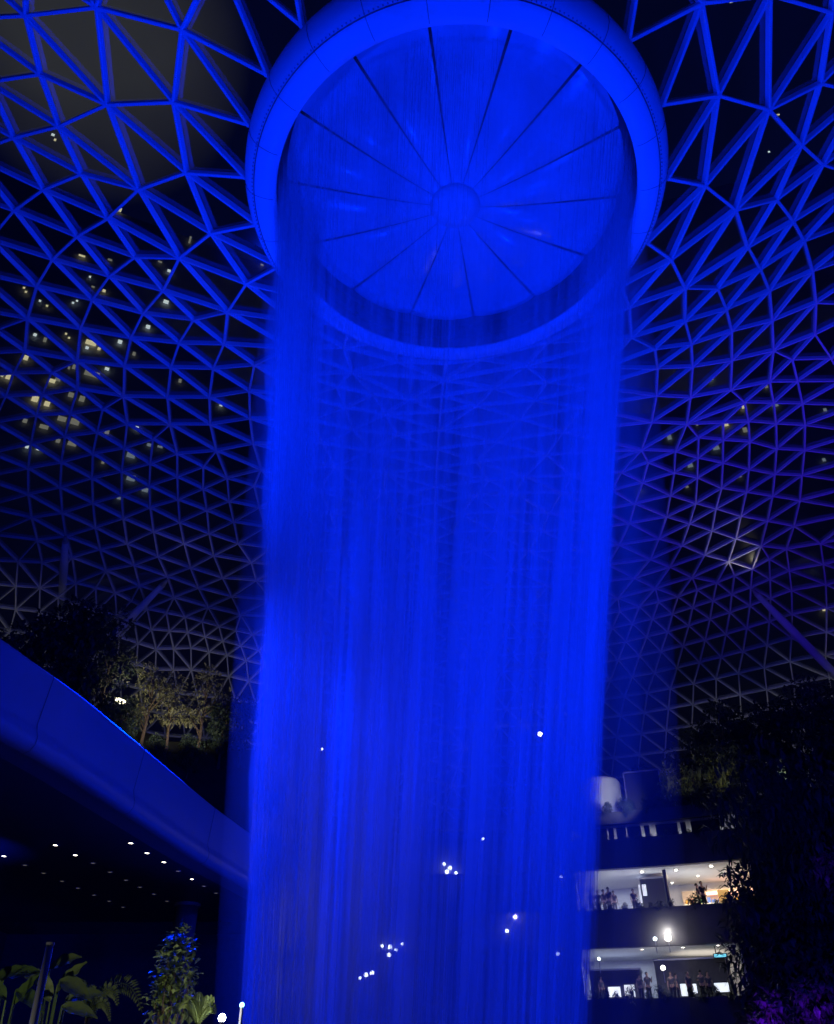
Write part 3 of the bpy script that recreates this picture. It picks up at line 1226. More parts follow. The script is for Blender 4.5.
# dim top gallery: pillars that break the lit strip
for i, px in enumerate((583, 591, 600, 611, 621, 634, 647, 661, 671, 684, 697, 708, 718)):
    t = thx(px, 830, 46.6)
    o = empty('gallery_pillar', pol(46.6, t, 15.3))
    tag(o, 'dark slim pillar against the lit strip of the top gallery', 'pillar', 'dark pillars of the top gallery')
    q = pol(46.6, t, 0)
    m = MB()
    m.box((q.x, q.y, 15.9), (.35 + .3 * (i % 3), .3, 1.2), Euler((0, 0, math.radians(-t))).to_matrix())
    part(m, 'shaft', dark, o)

# white lift drum and dark lift frame on the roof terrace
dq = pol(48, 15.15, 17.1)
drum = empty('lift_drum', dq)
tag(drum, 'white round drum-shaped kiosk on the roof terrace behind the water', 'kiosk')
m = MB()
m.lathe([(.01, 20.25), (1.45, 20.25), (1.55, 20.1), (1.55, 17.1), (.01, 17.1)], (dq.x, dq.y), 40)
part(m, 'drum_wall', plaster, drum, False)
for k in range(6):
    m = MB()
    q = Vector((dq.x - 1.05, dq.y - 1.16, 19.9 - .27 * k))
    m.tube([q, q + Vector((-.03, -.05, 0))], .07, 8)
    part(m, 'stud', dark, drum)
spot('terrace_lamp', (dq.x + 1.0, dq.y - 6, 17.6), (dq.x, dq.y, 18.9), 380, (.85, .9, 1), 70, .8, .2)
lf = empty('lift_enclosure', pol(47.5, 18.9, 17.1))
tag(lf, 'dark square lift enclosure with pale edges beside the white drum', 'lift')
m = MB()
m.sector(47.6, 49.6, 17.1, 20.6, 17.5, 20.5, .5)
part(m, 'enclosure', dark, lf)
for t0, t1, z0, z1 in ((17.4, 17.5, 17.1, 20.7), (20.5, 20.6, 17.1, 20.7), (17.4, 20.6, 20.6, 20.7), (17.4, 20.6, 17.15, 17.25)):
    m = MB()
    m.sector(47.5, 47.62, z0, z1, t0, t1, .3)
    part(m, 'edge_frame', trimm, lf)

# ================================================================== PEOPLE
def skin_mesh(verts, edges, radii, root=0, sub=1):
    me = bpy.data.meshes.new('tmp')
    me.from_pydata(verts, edges, [])
    o = bpy.data.objects.new('tmp', me)
    COL.objects.link(o)
    o.modifiers.new('s', 'SKIN')
    for i, r in enumerate(radii):
        v = me.skin_vertices[0].data[i]
        v.radius = r if isinstance(r, tuple) else (r, r)
        v.use_root = (i == root)
    sb = o.modifiers.new('u', 'SUBSURF')
    sb.levels = sub
    dg = bpy.context.evaluated_depsgraph_get()
    out = bpy.data.meshes.new_from_object(o.evaluated_get(dg))
    bpy.data.objects.remove(o)
    for p in out.polygons:
        p.use_smooth = True
    return out


def person_proto(arm_up):
    V = [(0, 0, .93), (0, 0, 1.12), (0, .01, 1.33), (0, 0, 1.46), (0, -.015, 1.53), (0, -.03, 1.62), (0, -.02, 1.71)]
    Rr = [(.15, .11), (.14, .10), (.17, .11), (.07, .07), (.055, .055), (.085, .10), (.06, .07)]
    Ed = [(0, 1), (1, 2), (2, 3), (3, 4), (4, 5), (5, 6)]

    def chain(start, pts, rads):
        prev = start
        for p, r in zip(pts, rads):
            V.append(p)
            Rr.append((r, r))
            Ed.append((prev, len(V) - 1))
            prev = len(V) - 1
        return prev
    for s in (-1, 1):
        chain(0, [(s * .09, 0, .86), (s * .10, -.01, .48), (s * .11, .02, .09), (s * .12, -.12, .04)], [.085, .06, .042, .035])
        if arm_up and s == 1:
            w = chain(2, [(s * .19, 0, 1.38), (s * .24, -.08, 1.14), (s * .14, -.30, 1.33), (s * .12, -.36, 1.38)], [.055, .045, .032, .03])
            base, dr = Vector((s * .12, -.36, 1.38)), Vector((0, -.35, .94))
        else:
            w = chain(2, [(s * .19, 0, 1.38), (s * .25, .01, 1.10), (s * .26, -.05, .86), (s * .26, -.07, .80)], [.055, .045, .032, .03])
            base, dr = Vector((s * .26, -.07, .80)), Vector((0, -.1, -1))
        for k, L in enumerate((.065, .085, .09, .08, .065)):
            o_ = Vector(((k - 2) * .004, (k - 2) * .017, 0))
            e = base + o_ * 1.2 + dr * L
            chain(w, [tuple(base + o_ + dr * L * .4), tuple(e + Vector((0, -.012, 0)))], [.009, .008])
    body = skin_mesh(V, Ed, Rr)
    nose = None
    shirt = skin_mesh([(0, 0, .92), (0, 0, 1.12), (0, .01, 1.34), (0, 0, 1.45), (-.19, 0, 1.37), (.19, 0, 1.37), (-.23, .005, 1.2), ((.225, -.04, 1.22))],
                      [(0, 1), (1, 2), (2, 3), (2, 4), (2, 5), (4, 6), (5, 7)],
                      [(.165, .125), (.155, .115), (.185, .125), (.08, .08), .068, .068, .06, .06])
    tr_ = skin_mesh([(0, 0, .93), (-.09, 0, .84), (.09, 0, .84), (-.10, -.01, .48), (.10, -.01, .48), (-.11, .02, .12), (.11, .02, .12)],
                    [(0, 1), (0, 2), (1, 3), (2, 4), (3, 5), (4, 6)], [(.16, .12), .10, .10, .075, .075, .06, .06])
    hr = MB()
    vs_, fs_ = [], []
    for i in range(6):
        ph = math.pi * .55 * i / 5
        for j in range(12):
            a = 2 * math.pi * j / 12
            vs_.append((.098 * math.sin(ph) * math.cos(a), .015 + .112 * math.sin(ph) * math.sin(a), 1.625 + .135 * math.cos(ph) - (.05 if math.sin(a) < -.3 and i == 5 else 0) * -1))
    for i in range(5):
        for j in range(12):
            fs_.append((i * 12 + j, i * 12 + (j + 1) % 12, i * 12 + 12 + (j + 1) % 12, i * 12 + 12 + j))
    hr.add(vs_, fs_)
    hair = hr.build('hair', hairm, smooth=True)
    hm = hair.data
    bpy.data.objects.remove(hair)
    return body, shirt, tr_, hm


PP = [person_proto(False), person_proto(True)]


def person(px, r, zf, hgt, face, pose, label, shirt_m):
    q = pol(r, thx(px, 900 if zf > 9 else 985, r), zf)
    o = empty('person', q, face)
    s = hgt / 1.76
    o.scale = (s, s, s)
    tag(o, label, 'person', 'people at the gallery railings')
    for nm, me, mm in zip(('body', 'shirt', 'trousers', 'hair'), PP[pose], (skinm, shirt_m, trousm, hairm)):
        key = me.name + mm.name
        if key not in PCACHE:
            d = me.copy()
            d.materials.clear()
            d.materials.append(mm)
            PCACHE[key] = d
        c = bpy.data.objects.new(nm, PCACHE[key])
        COL.objects.link(c)
        c.parent = o


PCACHE = {}
for px, h, f, ps, lb in ((704, 1.80, .4, 1, 'tall person standing alone in silhouette before the warm shop'),
                         (591, 1.58, 2.6, 0, 'leftmost person of the group at the upper gallery railing'),
                         (598, 1.62, -.5, 0, 'second person from left at the upper gallery railing'),
                         (604, 1.66, .8, 1, 'third person of the group at the upper railing'),
                         (609, 1.80, 2.2, 0, 'tallest person of the left group at the upper railing'),
                         (614, 1.55, .2, 0, 'person at the right end of the upper left group'),
                         (634, 1.6, .3, 1, 'person alone left of the dark lobby box'),
                         (699, 1.68, 1.2, 0, 'person half hidden beside the tall one at the shop')):
    person(px, 46.5, 10.9, h, f, ps, lb, shirtm)
for px, h, f, ps, lb in ((601, 1.6, .6, 0, 'person left of the showcases in the lower gallery'),
                         (640, 1.68, 2.4, 0, 'person right of the second showcase, lower gallery'),
                         (648, 1.75, .3, 1, 'person under the small lamp in the lower gallery'),
                         (672, 1.72, -.4, 0, 'person left of the narrow lit showcase, lower gallery'),
                         (677, 1.62, 1.4, 0, 'shorter person touching the narrow lit showcase'),
                         (689, 1.70, .5, 0, 'person between the two narrow lit showcases'),
                         (702, 1.76, 2.8, 1, 'person right of the slim lit showcase, lower gallery'),
                         (709, 1.66, .1, 0, 'person left of the wide right showcase, lower gallery')):
    person(px, 46.4, 5.8, h, f, ps, lb, shirtg)

# ================================================================== PLANTS
def leaf_cloud(mb, c, rad, n, L, rw, flat=1.0, droop=.3, wide=.45):
    for _ in range(n):
        while True:
            v = Vector((rw.uniform(-1, 1), rw.uniform(-1, 1), rw.uniform(-1, 1)))
            if .25 < v.length < 1:
                break
        p = Vector(c) + Vector((v.x * rad, v.y * rad, v.z * rad * flat))
        d = (v.normalized() + Vector((rw.uniform(-.8, .8), rw.uniform(-.8, .8), rw.uniform(-.9, .5)))).normalized()
        l = L * rw.uniform(.6, 1.3)
        mb.leaf(p, d, Vector((0, 0, 1)), l, l * rw.uniform(.8, 1.2) * wide, droop)


def tree_proto(name, h, cr, nclump, nleaf, L, seed, lm, trunk_r=.16, low=.35):
    rw = random.Random(seed)
    o = empty(name, (0, 0, 0))
    tm = MB()
    top = Vector((rw.uniform(-.4, .4), rw.uniform(-.4, .4), h * .75))
    tm.tube([(0, 0, -.15), (top.x * .3, top.y * .3, h * .3), top], [trunk_r, trunk_r * .75, trunk_r * .3], 8)
    cm = MB()
    for k in range(nclump):
        z = h * (low + (1 - low) * (k + .5) / nclump)
        e = 1 - abs((z / h - low) / (1 - low) - .45) * 1.1
        a = rw.uniform(0, 6.28)
        rr_ = cr * max(.25, e) * rw.uniform(.25, .85)
        c = Vector((rr_ * math.cos(a), rr_ * math.sin(a), z))
        st = Vector((top.x * z / h * .7, top.y * z / h * .7, max(h * .2, z - h * .18)))
        tm.tube([st, (st + c) / 2 + Vector((0, 0, .1)), c], [trunk_r * .35, trunk_r * .22, .015], 5)
        leaf_cloud(cm, c, cr * rw.uniform(.28, .46), nleaf, L, rw, .75)
    tm.build('trunk', bark, o, smooth=True)
    f = cm.build('foliage', lm, o)
    return o


def place(proto, used, loc, sc, rz, label, cat, group=None):
    o = proto if not used.get(proto.name) else copy_tree(proto)
    used[proto.name] = True
    o.location = loc
    o.rotation_euler = (0, 0, rz)
    o.scale = (sc, sc, sc) if not isinstance(sc, tuple) else sc
    for k in ('label', 'category', 'group'):
        if k in o:
            del o[k]
    tag(o, label, cat, group)
    return o


USED = {}
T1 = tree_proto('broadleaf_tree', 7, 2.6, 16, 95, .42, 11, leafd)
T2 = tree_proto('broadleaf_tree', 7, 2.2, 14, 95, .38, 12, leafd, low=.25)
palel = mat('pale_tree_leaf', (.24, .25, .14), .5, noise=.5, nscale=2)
T3 = tree_proto('garden_tree', 5, 1.7, 12, 70, .26, 13, palel, .12, .42)
T4 = tree_proto('garden_tree', 5, 1.5, 10, 65, .26, 14, palel, .11, .42)
S1 = tree_proto('planter_shrub', 1.1, .8, 8, 40, .26, 15, leafd, .04, .15)
S2 = tree_proto('planter_shrub', 1.0, .9, 8, 40, .24, 16, leafd, .04, .1)
rp = random.Random(21)

# dark trees of the right-hand roof garden, in front of the glass
for i, (px, sc, rr_) in enumerate(((650, .62, 50), (682, .66, 52), (712, .95, 49), (735, 1.05, 47.5), (757, .92, 48.5), (782, .98, 47), (806, 1.0, 48.5), (830, 1.1, 46.8), (852, 1.0, 48))):
    t = thx(px, 800, rr_)
    place((T1, T2)[i % 2], USED, pol(rr_, t, 17.1), (sc * 1.1, sc * 1.1, sc), rp.uniform(0, 6.28), 'dark leafy tree on the roof garden, right of the waterfall', 'tree', 'dark roof-garden trees on the right')
# tall dark trees in front of the right-hand galleries
for i, (px, rr_, h) in enumerate(((766, 41.5, 17), (778, 42, 12), (795, 40.5, 18), (813, 41.8, 16), (832, 40, 17.5), (852, 41, 17), (762, 41.5, 9.5), (748, 42.6, 5.6), (784, 39.5, 9), (815, 39, 10), (842, 38.5, 9))):
    t = thx(px, 900, rr_)
    s = h / 7
    place((T2, T1)[i % 2], USED, pol(rr_, t, 0), (min(s, 1.55), min(s, 1.55), s), rp.uniform(0, 6.28), 'tall dark tree standing before the galleries at right', 'tree', 'tall dark trees on the right')
# left roof garden: dark crowns against the lattice
for i, (px, py, sc) in enumerate(((12, 735, 1.0), (38, 730, 1.1), (66, 735, 1.15), (92, 745, .95), (112, 760, .5), (218, 768, .62), (238, 770, .65), (150, 785, .4), (185, 785, .4))):
    p = hill_hit(px, py)
    place((T1, T2)[i % 2], USED, p, sc, rp.uniform(0, 6.28), 'dark leafy tree on the slope above the canopy, left', 'tree', 'dark trees above the canopy')
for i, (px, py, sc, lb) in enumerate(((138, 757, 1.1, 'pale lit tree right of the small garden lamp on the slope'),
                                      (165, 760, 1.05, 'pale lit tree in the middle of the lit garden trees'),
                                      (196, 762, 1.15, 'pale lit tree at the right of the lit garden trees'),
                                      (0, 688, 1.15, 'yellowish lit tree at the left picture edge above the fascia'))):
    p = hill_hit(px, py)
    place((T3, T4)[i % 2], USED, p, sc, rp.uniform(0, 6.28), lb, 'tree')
    d = Vector((AX - p.x, AY - p.y, 0)).normalized()
    spot('garden_spot', (p.x + d.x * 2.4, p.y + d.y * 2.4, p.z + .2), (p.x, p.y, p.z + 2.9), 150 if i < 3 else 170, (1, .86, .55), 85, .8, .1)
# shrubs along the parapets
for z, off, n in ((6.0, 0, 15), (11.1, .3, 17), (15.5, .6, 17), (17.3, .2, 18)):
    for k in range(n):
        t = 9.5 + k * 1.06 + rp.uniform(-.25, .25)
        place((S1, S2)[k % 2], USED, pol(RF - .15, t, z - .22), rp.uniform(.42, .75) if z < 17 else rp.uniform(.7, 1.2), rp.uniform(0, 6.28),
              'dark leafy shrub in the planter along the ' + {6.0: 'lower gallery', 11.1: 'upper gallery', 15.5: 'top gallery', 17.3: 'roof terrace'}[z] + ' edge', 'shrub', 'planter shrubs of the ' + {6.0: 'lower gallery', 11.1: 'upper gallery', 15.5: 'top gallery', 17.3: 'roof terrace'}[z])
# lit shrubs on the roof terrace edge
S3 = tree_proto('garden_shrub', 1.5, 1.1, 9, 34, .34, 17, leafl, .04, .15)
for px, py in ((665, 762), (688, 758), (710, 752), (724, 750)):
    p = atR(px, py, 46.6)
    place(S3, USED, (p.x, p.y, 17.36), (1, 1, 1.9), px, 'pale lit shrub on the roof terrace edge right of the drum', 'shrub', 'lit roof terrace shrubs')
for px in (676, 718):
    p = atR(px, 770, 45)
    spot('terrace_spot', (p.x - .3, p.y - .8, 17.8), atR(px, 750, 46.8), 40, WARM, 100, .8, .1)
# violet-lit shrubs low on the right
S4 = tree_proto('broad_shrub', 2.4, 1.6, 9, 45, .42, 18, mat('greyish_leaf', (.10, .12, .11), .5, noise=.5, nscale=1.5), .06, .15)
for px, py, rr_, lb in ((768, 1015, 34, 'violet-lit leafy shrub at the bottom right'), (815, 1005, 35, 'violet-lit leafy shrub at the right picture edge, bottom'), (832, 870, 37, 'faint violet-lit shrub at the right picture edge')):
    p = atR(px, py, rr_)
    place(S4, USED, (p.x, p.y, max(0, p.z - 1.6)), 1, px, lb, 'shrub')
    spot('violet_spot', (p.x - 1.2, p.y - 3.0, max(.3, p.z - 1.0)), p, (750 if px < 800 else 380) if py > 900 else 110, (.17, .005, 1), 50, .9, .1)

# foreground planting at the bottom left
LS = random.Random(9)
sh = empty('leafy_shrub', atY(177, 1010, 11.5) * Vector((1, 1, 0)) if False else Vector((atY(177, 960, 11.5).x, 11.5, 0)))
tag(sh, 'upright lit shrub with small pale green leaves before the pillar', 'shrub')
stm, flm = MB(), MB()
b0 = Vector(sh.location)
for (px, py, rad, n) in ((181, 938, .16, 90), (173, 945, .12, 50), (187, 948, .12, 50), (178, 957, .17, 90), (168, 962, .15, 70), (186, 966, .14, 60), (175, 973, .18, 90), (162, 976, .13, 50), (190, 978, .11, 40),
                         (170, 987, .18, 90), (183, 990, .15, 60), (157, 992, .13, 50), (172, 1003, .2, 90), (160, 1010, .18, 60), (185, 1006, .15, 50)):
    c = atY(px, py, 11.5 + LS.uniform(-.15, .15))
    leaf_cloud(flm, c, rad, int(n * .8), .085, LS, .9, .15, .8)
    s0 = Vector((b0.x + LS.uniform(-.06, .06), b0.y, 0))
    stm.tube([s0, (s0 + c) / 2 + Vector((LS.uniform(-.05, .05), 0, .1)), c], [.02, .014, .006], 5)
part(stm, 'stems', bark, sh)
part(flm, 'foliage', leafl, sh)
spot('plant_spot', (b0.x + .9, b0.y - 1.6, .5), atY(172, 965, 11.5), 90, (1, .93, .62), 36, .8, .08)

fern_n = 0


def fronds(name, px, py, Y, specs, m_, label, cat, wleaf=.05, pinn=True):
    base = atY(px, py, Y)
    o = empty(name, (base.x, base.y, 0))
    tag(o, label, cat)
    st = MB()
    st.tube([(base.x, base.y, 0), (base.x, base.y, base.z)], [.05, .03], 6)
    part(st, 'stem', bark, o)
    for (ex, ey, arch) in specs:
        e = atY(ex, ey, Y + LS.uniform(-.3, .3))
        pts = []
        for q in range(9):
            t = q / 8
            p = base.lerp(e, t) + Vector((0, 0, arch * 4 * t * (1 - t)))
            pts.append(p)
        fm = MB()
        fm.tube(pts, [.010 * (1 - .7 * q / 8) for q in range(9)], 4)
        for q in range(1, 9):
            d = (pts[q] - pts[q - 1]).normalized()
            sd = d.cross(Vector((0, 1, .3))).normalized()
            for sgn in (-1, 1):
                for sub in (0, .33, .67):
                    pp_ = pts[q - 1].lerp(pts[q], sub)
                    L = (.20 * math.sin(math.pi * min(.95, (q + sub) / 9)) + .03) * min(.65, (e - base).length)
                    fm.leaf(pp_, (sd * sgn + d * .55).normalized(), Vector((0, -1, .2)), L, wleaf * min(1, .3 + (e - base).length), .12)
        part(fm, 'frond', m_, o)
    return o


def broad(name, px, py, Y, specs, m_, label, cat):
    base = atY(px, py, Y)
    o = empty(name, (base.x, base.y, 0))
    tag(o, label, cat)
    for (ex, ey, L, w, tilt) in specs:
        e = atY(ex, ey, Y + LS.uniform(-.2, .2))
        st = MB()
        mid = (Vector((base.x, base.y, 0)) + e) / 2 + Vector((0, 0, .25))
        st.tube([(base.x, base.y, 0), mid, e], [.018, .014, .01], 5)
        lf_ = part(st, 'leaf_stalk', leafm, o)
        fm = MB()
        d = Vector((math.cos(tilt), -.25, math.sin(tilt)))
        n_r = 9
        vs_, fs_ = [], []
        sd = d.cross(Vector((0, -.8, .6))).normalized()
        nn = sd.cross(d).normalized()
        for q in range(n_r + 1):
            t = q / n_r
            hw = w * math.sin(math.pi * (t ** .75)) * .5 + .004
            c = e + d * L * t - Vector((0, 0, 1)) * L * .16 * t * t
            for j, f in enumerate((-1, -.5, 0, .5, 1)):
                vs_.append(c + sd * hw * f - nn * (abs(f) * hw * -.25) + nn * .01 * math.sin(q * 2.2 + j))
        for q in range(n_r):
            for j in range(4):
                k = q * 5 + j
                fs_.append((k, k + 1, k + 6, k + 5))
        fm.add(vs_, fs_)
        part(fm, 'leaf_blade', m_, o, True)
    return o


broad('broadleaf_plant', 60, 1015, 9.0, [(50, 968, .36, .15, .42), (60, 980, .40, .16, -.30), (56, 992, .42, .14, .85), (44, 985, .34, .13, 2.5), (66, 1000, .42, .15, .25), (50, 1002, .36, .12, 2.0), (62, 1006, .4, .13, -.1)], leafl, 'broad-leaved plant right of the leaning pole', 'plant')
broad('broadleaf_plant', 14, 1020, 8.6, [(4, 976, .40, .14, .20), (-12, 985, .42, .15, .5), (16, 990, .38, .13, -.35), (6, 1000, .36, .12, 2.4), (14, 1004, .36, .12, .95)], leafm, 'broad-leaved plant at the bottom left picture corner', 'plant')
fronds('fern', 88, 1018, 9.6, [(72, 985, .1), (95, 990, .1), (142, 1012, .28), (118, 1006, .2), (110, 1022, .15), (66, 1000, .1), (80, 980, .05)], leafl, 'low arching fern between the broad-leaved plant and the shrub', 'fern', .026)
fronds('fern', 198, 1024, 10.8, [(184, 996, .05), (214, 1003, .12), (200, 992, .02), (216, 1014, .12), (178, 1010, .12), (208, 996, .05), (190, 1000, .05)], leafl, 'feathery lit fern beside the bright garden lamp', 'fern', .024)
spot('plant_spot', (-3.9, 6.6, .9), atY(55, 980, 8.8), 48, (1, .95, .72), 52, .8, .08)
spot('plant_spot', (-3.5, 9.0, .4), atY(197, 1005, 10.8), 7, (1, .92, .55), 40, .8, .08)
pole = empty('leaning_pole', (atY(30, 1075, 8.0).x, 8.0, 0))
tag(pole, 'plain grey pole leaning among the plants at bottom left', 'pole')
m = MB()
pt, pb = atY(50, 945, 8.0), atY(33, 1024, 8.0)
d = (pb - pt)
pb2 = pt + d * (pt.z / -d.z)
pole.location = pb2
m.tube([pb2, pt], [.036, .033], 12)
part(m, 'shaft', mat('pole_paint', (.34, .34, .34), .6, noise=.2), pole, True)
m = MB()
m.tube([pt, pt - d.normalized() * .02], .036, 12)
part(m, 'end_cap', trimm, pole)

# ================================================================== LAMPS
def lamp(px, py, rr_, rad, m_, label, Y=None, stem=.8, power=0, colr=(1, .95, .85), group=None):
    p = atR(px, py, rr_) if Y is None else atY(px, py, Y)
    o = empty('garden_lamp', (p.x, p.y, p.z - stem))
    tag(o, label, 'lamp', group)
    m = MB()
    m.lathe([(.001, p.z - rad)] + [(rad * math.sin(a), p.z - rad * math.cos(a)) for a in np.linspace(.3, 2.84, 8)] + [(.001, p.z + rad)], (p.x, p.y), 14)
    part(m, 'globe', m_, o, True)
    m = MB()
    m.tube([(p.x, p.y, p.z - stem), (p.x, p.y, p.z - rad * .8)], [.03, .02], 6)
    part(m, 'stem', trimm, o)
    m = MB()
    m.lathe([(rad * .5, p.z - rad * 1.0), (rad * .75, p.z - rad * .95), (rad * .7, p.z - rad * .75), (rad * .45, p.z - rad * .8)], (p.x, p.y), 12, True)
    part(m, 'collar', trimm, o)
    if power:
        point('lamp_glow', (p.x, p.y, p.z + rad + .15), power, colr, .1)
    return o


lamp(668, 938, 45.0, .2, lampw, 'large bright white lamp above the lower gallery', power=60)
lamp(655, 939, 45.0, .12, lampc, 'small pale lamp left of the large bright one')
lamp(663, 968, 45.0, .14, lampw, 'bright warm lamp hanging before the lower gallery', power=20)
lamp(599, 959, 45.2, .10, lampc, 'tiny lamp before the white wall of the lower gallery')
lamp(540, 734, 46.4, .17, lampw, 'bright lamp high behind the right part of the water', stem=3)
lamp(561, 877, 45, .10, lampc, 'tiny lamp left of the upper lit gallery')
lamp(558, 954, 45, .13, lampc, 'small cool lamp left of the lower lit gallery')
lamp(515, 917, 45, .13, lampw, 'small white lamp behind the water, middle height')
lamp(507, 931, 45, .13, lampc, 'cool lamp just below the small white one behind the water')
for k, (x, y) in enumerate(((444, 864), (450, 868), (456, 873), (447, 872), (483, 839))):
    lamp(x, y, 45, .11 + .03 * (k % 2), lampc, 'small cool light in the cluster behind the water centre', group='lights behind the water centre', stem=.4)
for k, (x, y) in enumerate(((382, 946), (390, 947), (396, 950), (389, 955), (402, 944), (366, 975), (360, 978), (372, 973))):
    lamp(x, y, 45, .10 + .04 * (k % 2), lampc, 'small cool light in the low cluster behind the water', group='low lights behind the water', stem=.4)
lamp(322, 749, 46.5, .10, lampc, 'single tiny light high behind the left of the water', stem=2)
lamp(222, 1018, 0, .042, mat('bright_bulb', (1, 1, 1), .5, emit=(.95, .97, 1), estr=30), 'bright round garden lamp at the bottom beside the fern', Y=10.6, power=3)
lamp(242, 1005, 0, .028, mat('teal_bulb', (1, 1, 1), .5, emit=(.3, .9, 1), estr=4), 'tiny teal lamp right of the bright garden lamp', Y=10.8)
p_ = atR(120, 703, 37.5)
gl_ = empty('garden_floodlight', p_ - Vector((0, 0, 1.6)))
tag(gl_, 'glowing floodlight box among the trees above the canopy', 'floodlight')
m = MB()
m.box(p_, (.7, .4, .34), Euler((.2, .3, .2)).to_matrix())
part(m, 'housing', trimm, gl_)
m = MB()
m.box(p_ + Vector((.1, -.24, .02)), (.6, .06, .28), Euler((.2, .3, .2)).to_matrix())
part(m, 'lit_face', mat('flood_face', (1, 1, 1), .5, emit=(1, .93, .6), estr=6), gl_)
m = MB()
m.tube([p_ - Vector((0, 0, 1.6)), p_ - Vector((0, 0, .1))], .05, 6)
part(m, 'stem', trimm, gl_)
point('lamp_glow', p_ + Vector((.5, -.9, .5)), 30, (1, .9, .5), .2)

# ================================================================== pale up-light on the lower shell from the roof garden
for t, pw in ((-40, 280), (-22, 300), (16, 360), (30, 520), (42, 420)):
    q = pol(49 if t > 0 else 44, t, 18.6 if t > 0 else 22.2)
    spot('shell_uplight', q, pol(62, t, 29), pw, (1, .95, .84), 125, 1, .3)

# ================================================================== ADDED BLOCKS OUTSIDE THE GLASS, FOR THE LAMPS REFLECTED IN IT
def backdrop_block(base, w, d, h, rz, wins, label):
    o = empty('reflection_backdrop', base, rz)
    tag(o, label, 'backdrop')
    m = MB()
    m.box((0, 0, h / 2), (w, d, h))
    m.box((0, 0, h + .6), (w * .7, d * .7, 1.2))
    b = m.build('walls', mat('backdrop_walls', (.35, .36, .40), .8), o)
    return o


rt = random.Random(31)


def reflected_lights(o, pxs, plane, grp):
    """window panes on the tower's face, met along the line of sight on its own face plane"""
    P0, N = plane
    inv = Matrix.LocRotScale(o.location, o.rotation_euler, None).inverted()
    mats_ = [mat('reflected_light_' + n, (1, 1, 1), .5, emit=c, estr=s) for n, c, s in (('warm', (1, .85, .45), .75), ('white', (.9, 1, .95), .8), ('dim', (.8, .75, .5), .25), ('grey', (.55, .65, .7), .3))]
    X = Vector((0, 0, 1)).cross(N).normalized()
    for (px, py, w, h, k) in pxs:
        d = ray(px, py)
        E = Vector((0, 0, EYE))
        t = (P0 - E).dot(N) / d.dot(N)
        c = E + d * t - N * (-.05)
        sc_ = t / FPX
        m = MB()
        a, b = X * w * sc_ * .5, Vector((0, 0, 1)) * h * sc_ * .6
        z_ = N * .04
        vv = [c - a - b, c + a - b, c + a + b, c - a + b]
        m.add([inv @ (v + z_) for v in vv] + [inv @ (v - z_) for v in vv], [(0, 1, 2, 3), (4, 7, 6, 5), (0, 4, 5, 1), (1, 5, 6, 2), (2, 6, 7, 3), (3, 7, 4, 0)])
        m.build('reflected_light', mats_[k], o)  # glowing pane added in place of a lamp reflected in the roof glass


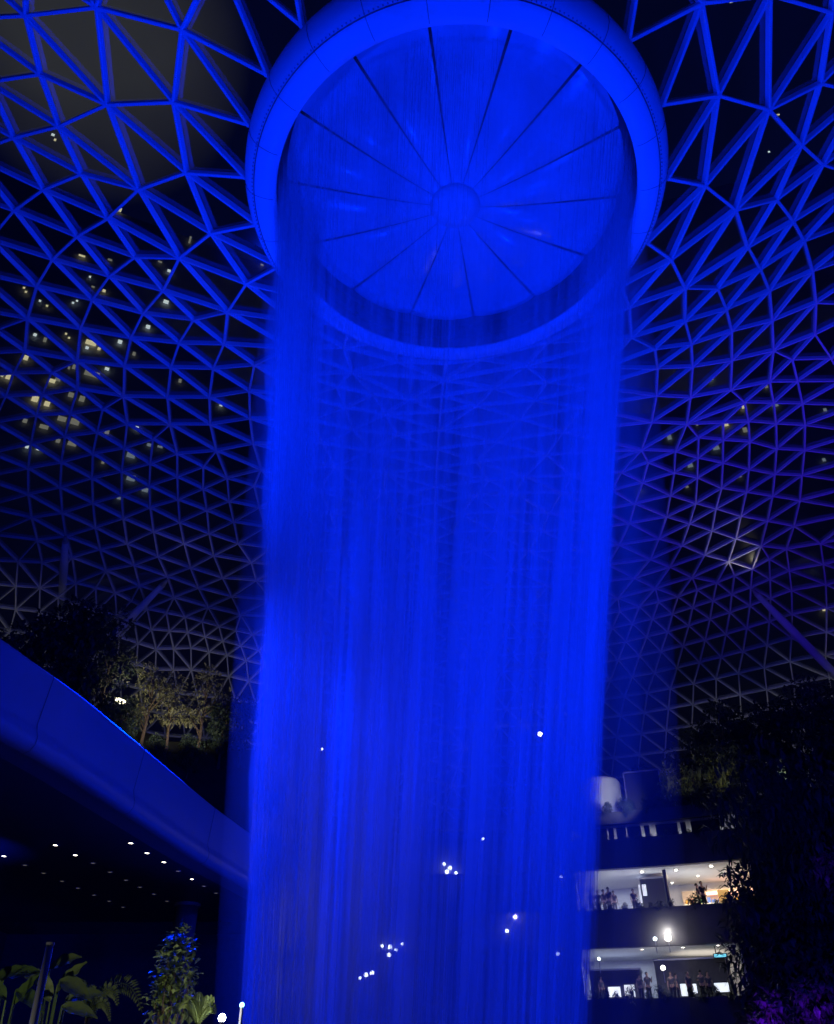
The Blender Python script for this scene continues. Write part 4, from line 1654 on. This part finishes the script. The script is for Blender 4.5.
wl = [(24, 288, 2, 2, 0), (26, 292, 2, 2, 0), (40, 301, 2, 2, 1), (47, 306, 2, 2, 0), (73, 303, 2, 2, 1), (77, 301, 2, 2, 1), (104, 291, 3, 3, 0), (93, 287, 3, 2, 2),
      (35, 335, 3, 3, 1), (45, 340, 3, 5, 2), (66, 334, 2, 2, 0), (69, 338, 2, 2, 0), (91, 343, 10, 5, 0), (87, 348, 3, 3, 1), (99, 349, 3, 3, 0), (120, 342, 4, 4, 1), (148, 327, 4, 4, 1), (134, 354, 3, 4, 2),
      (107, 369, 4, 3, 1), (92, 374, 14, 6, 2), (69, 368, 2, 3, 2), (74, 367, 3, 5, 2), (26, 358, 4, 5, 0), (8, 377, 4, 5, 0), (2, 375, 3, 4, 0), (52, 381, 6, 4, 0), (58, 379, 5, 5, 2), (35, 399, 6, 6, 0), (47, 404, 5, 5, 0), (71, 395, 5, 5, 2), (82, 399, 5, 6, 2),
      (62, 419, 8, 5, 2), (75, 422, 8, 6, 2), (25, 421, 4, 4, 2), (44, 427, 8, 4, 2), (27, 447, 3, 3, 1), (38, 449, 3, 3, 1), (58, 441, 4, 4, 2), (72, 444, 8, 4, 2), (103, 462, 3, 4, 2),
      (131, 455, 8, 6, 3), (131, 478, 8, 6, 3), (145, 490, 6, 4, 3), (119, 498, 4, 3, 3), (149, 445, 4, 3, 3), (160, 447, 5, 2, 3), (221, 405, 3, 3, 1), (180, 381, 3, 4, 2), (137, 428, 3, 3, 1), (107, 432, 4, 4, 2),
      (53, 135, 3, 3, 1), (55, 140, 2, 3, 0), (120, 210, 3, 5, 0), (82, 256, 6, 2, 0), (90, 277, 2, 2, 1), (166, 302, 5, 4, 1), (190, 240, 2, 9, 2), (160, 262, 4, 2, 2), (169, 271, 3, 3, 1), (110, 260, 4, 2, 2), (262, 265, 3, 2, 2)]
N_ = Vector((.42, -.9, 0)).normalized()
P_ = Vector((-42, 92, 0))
tw = backdrop_block(P_ - N_ * 11.5, 120, 22, 131, math.atan2(N_.x, -N_.y), None, 'added dark block beyond the left glass, its glowing panes standing for reflected lamps')
reflected_lights(tw, wl, (P_, N_), 'w')
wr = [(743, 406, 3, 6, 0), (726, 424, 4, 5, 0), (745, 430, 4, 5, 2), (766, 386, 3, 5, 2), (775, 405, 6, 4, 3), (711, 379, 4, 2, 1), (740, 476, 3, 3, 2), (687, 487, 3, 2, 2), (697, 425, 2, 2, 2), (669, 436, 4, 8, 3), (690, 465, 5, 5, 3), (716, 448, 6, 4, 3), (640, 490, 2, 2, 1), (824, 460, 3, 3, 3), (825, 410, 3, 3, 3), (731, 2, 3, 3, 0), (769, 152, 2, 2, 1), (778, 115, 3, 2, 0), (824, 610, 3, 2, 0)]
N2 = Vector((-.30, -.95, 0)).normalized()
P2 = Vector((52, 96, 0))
tw2 = backdrop_block(P2 - N2 * 11.5, 78, 22, 150, math.atan2(N2.x, -N2.y), None, 'added dark block beyond the right glass, its few glowing panes standing for reflected lights')
reflected_lights(tw2, wr, (P2, N2), 'w')
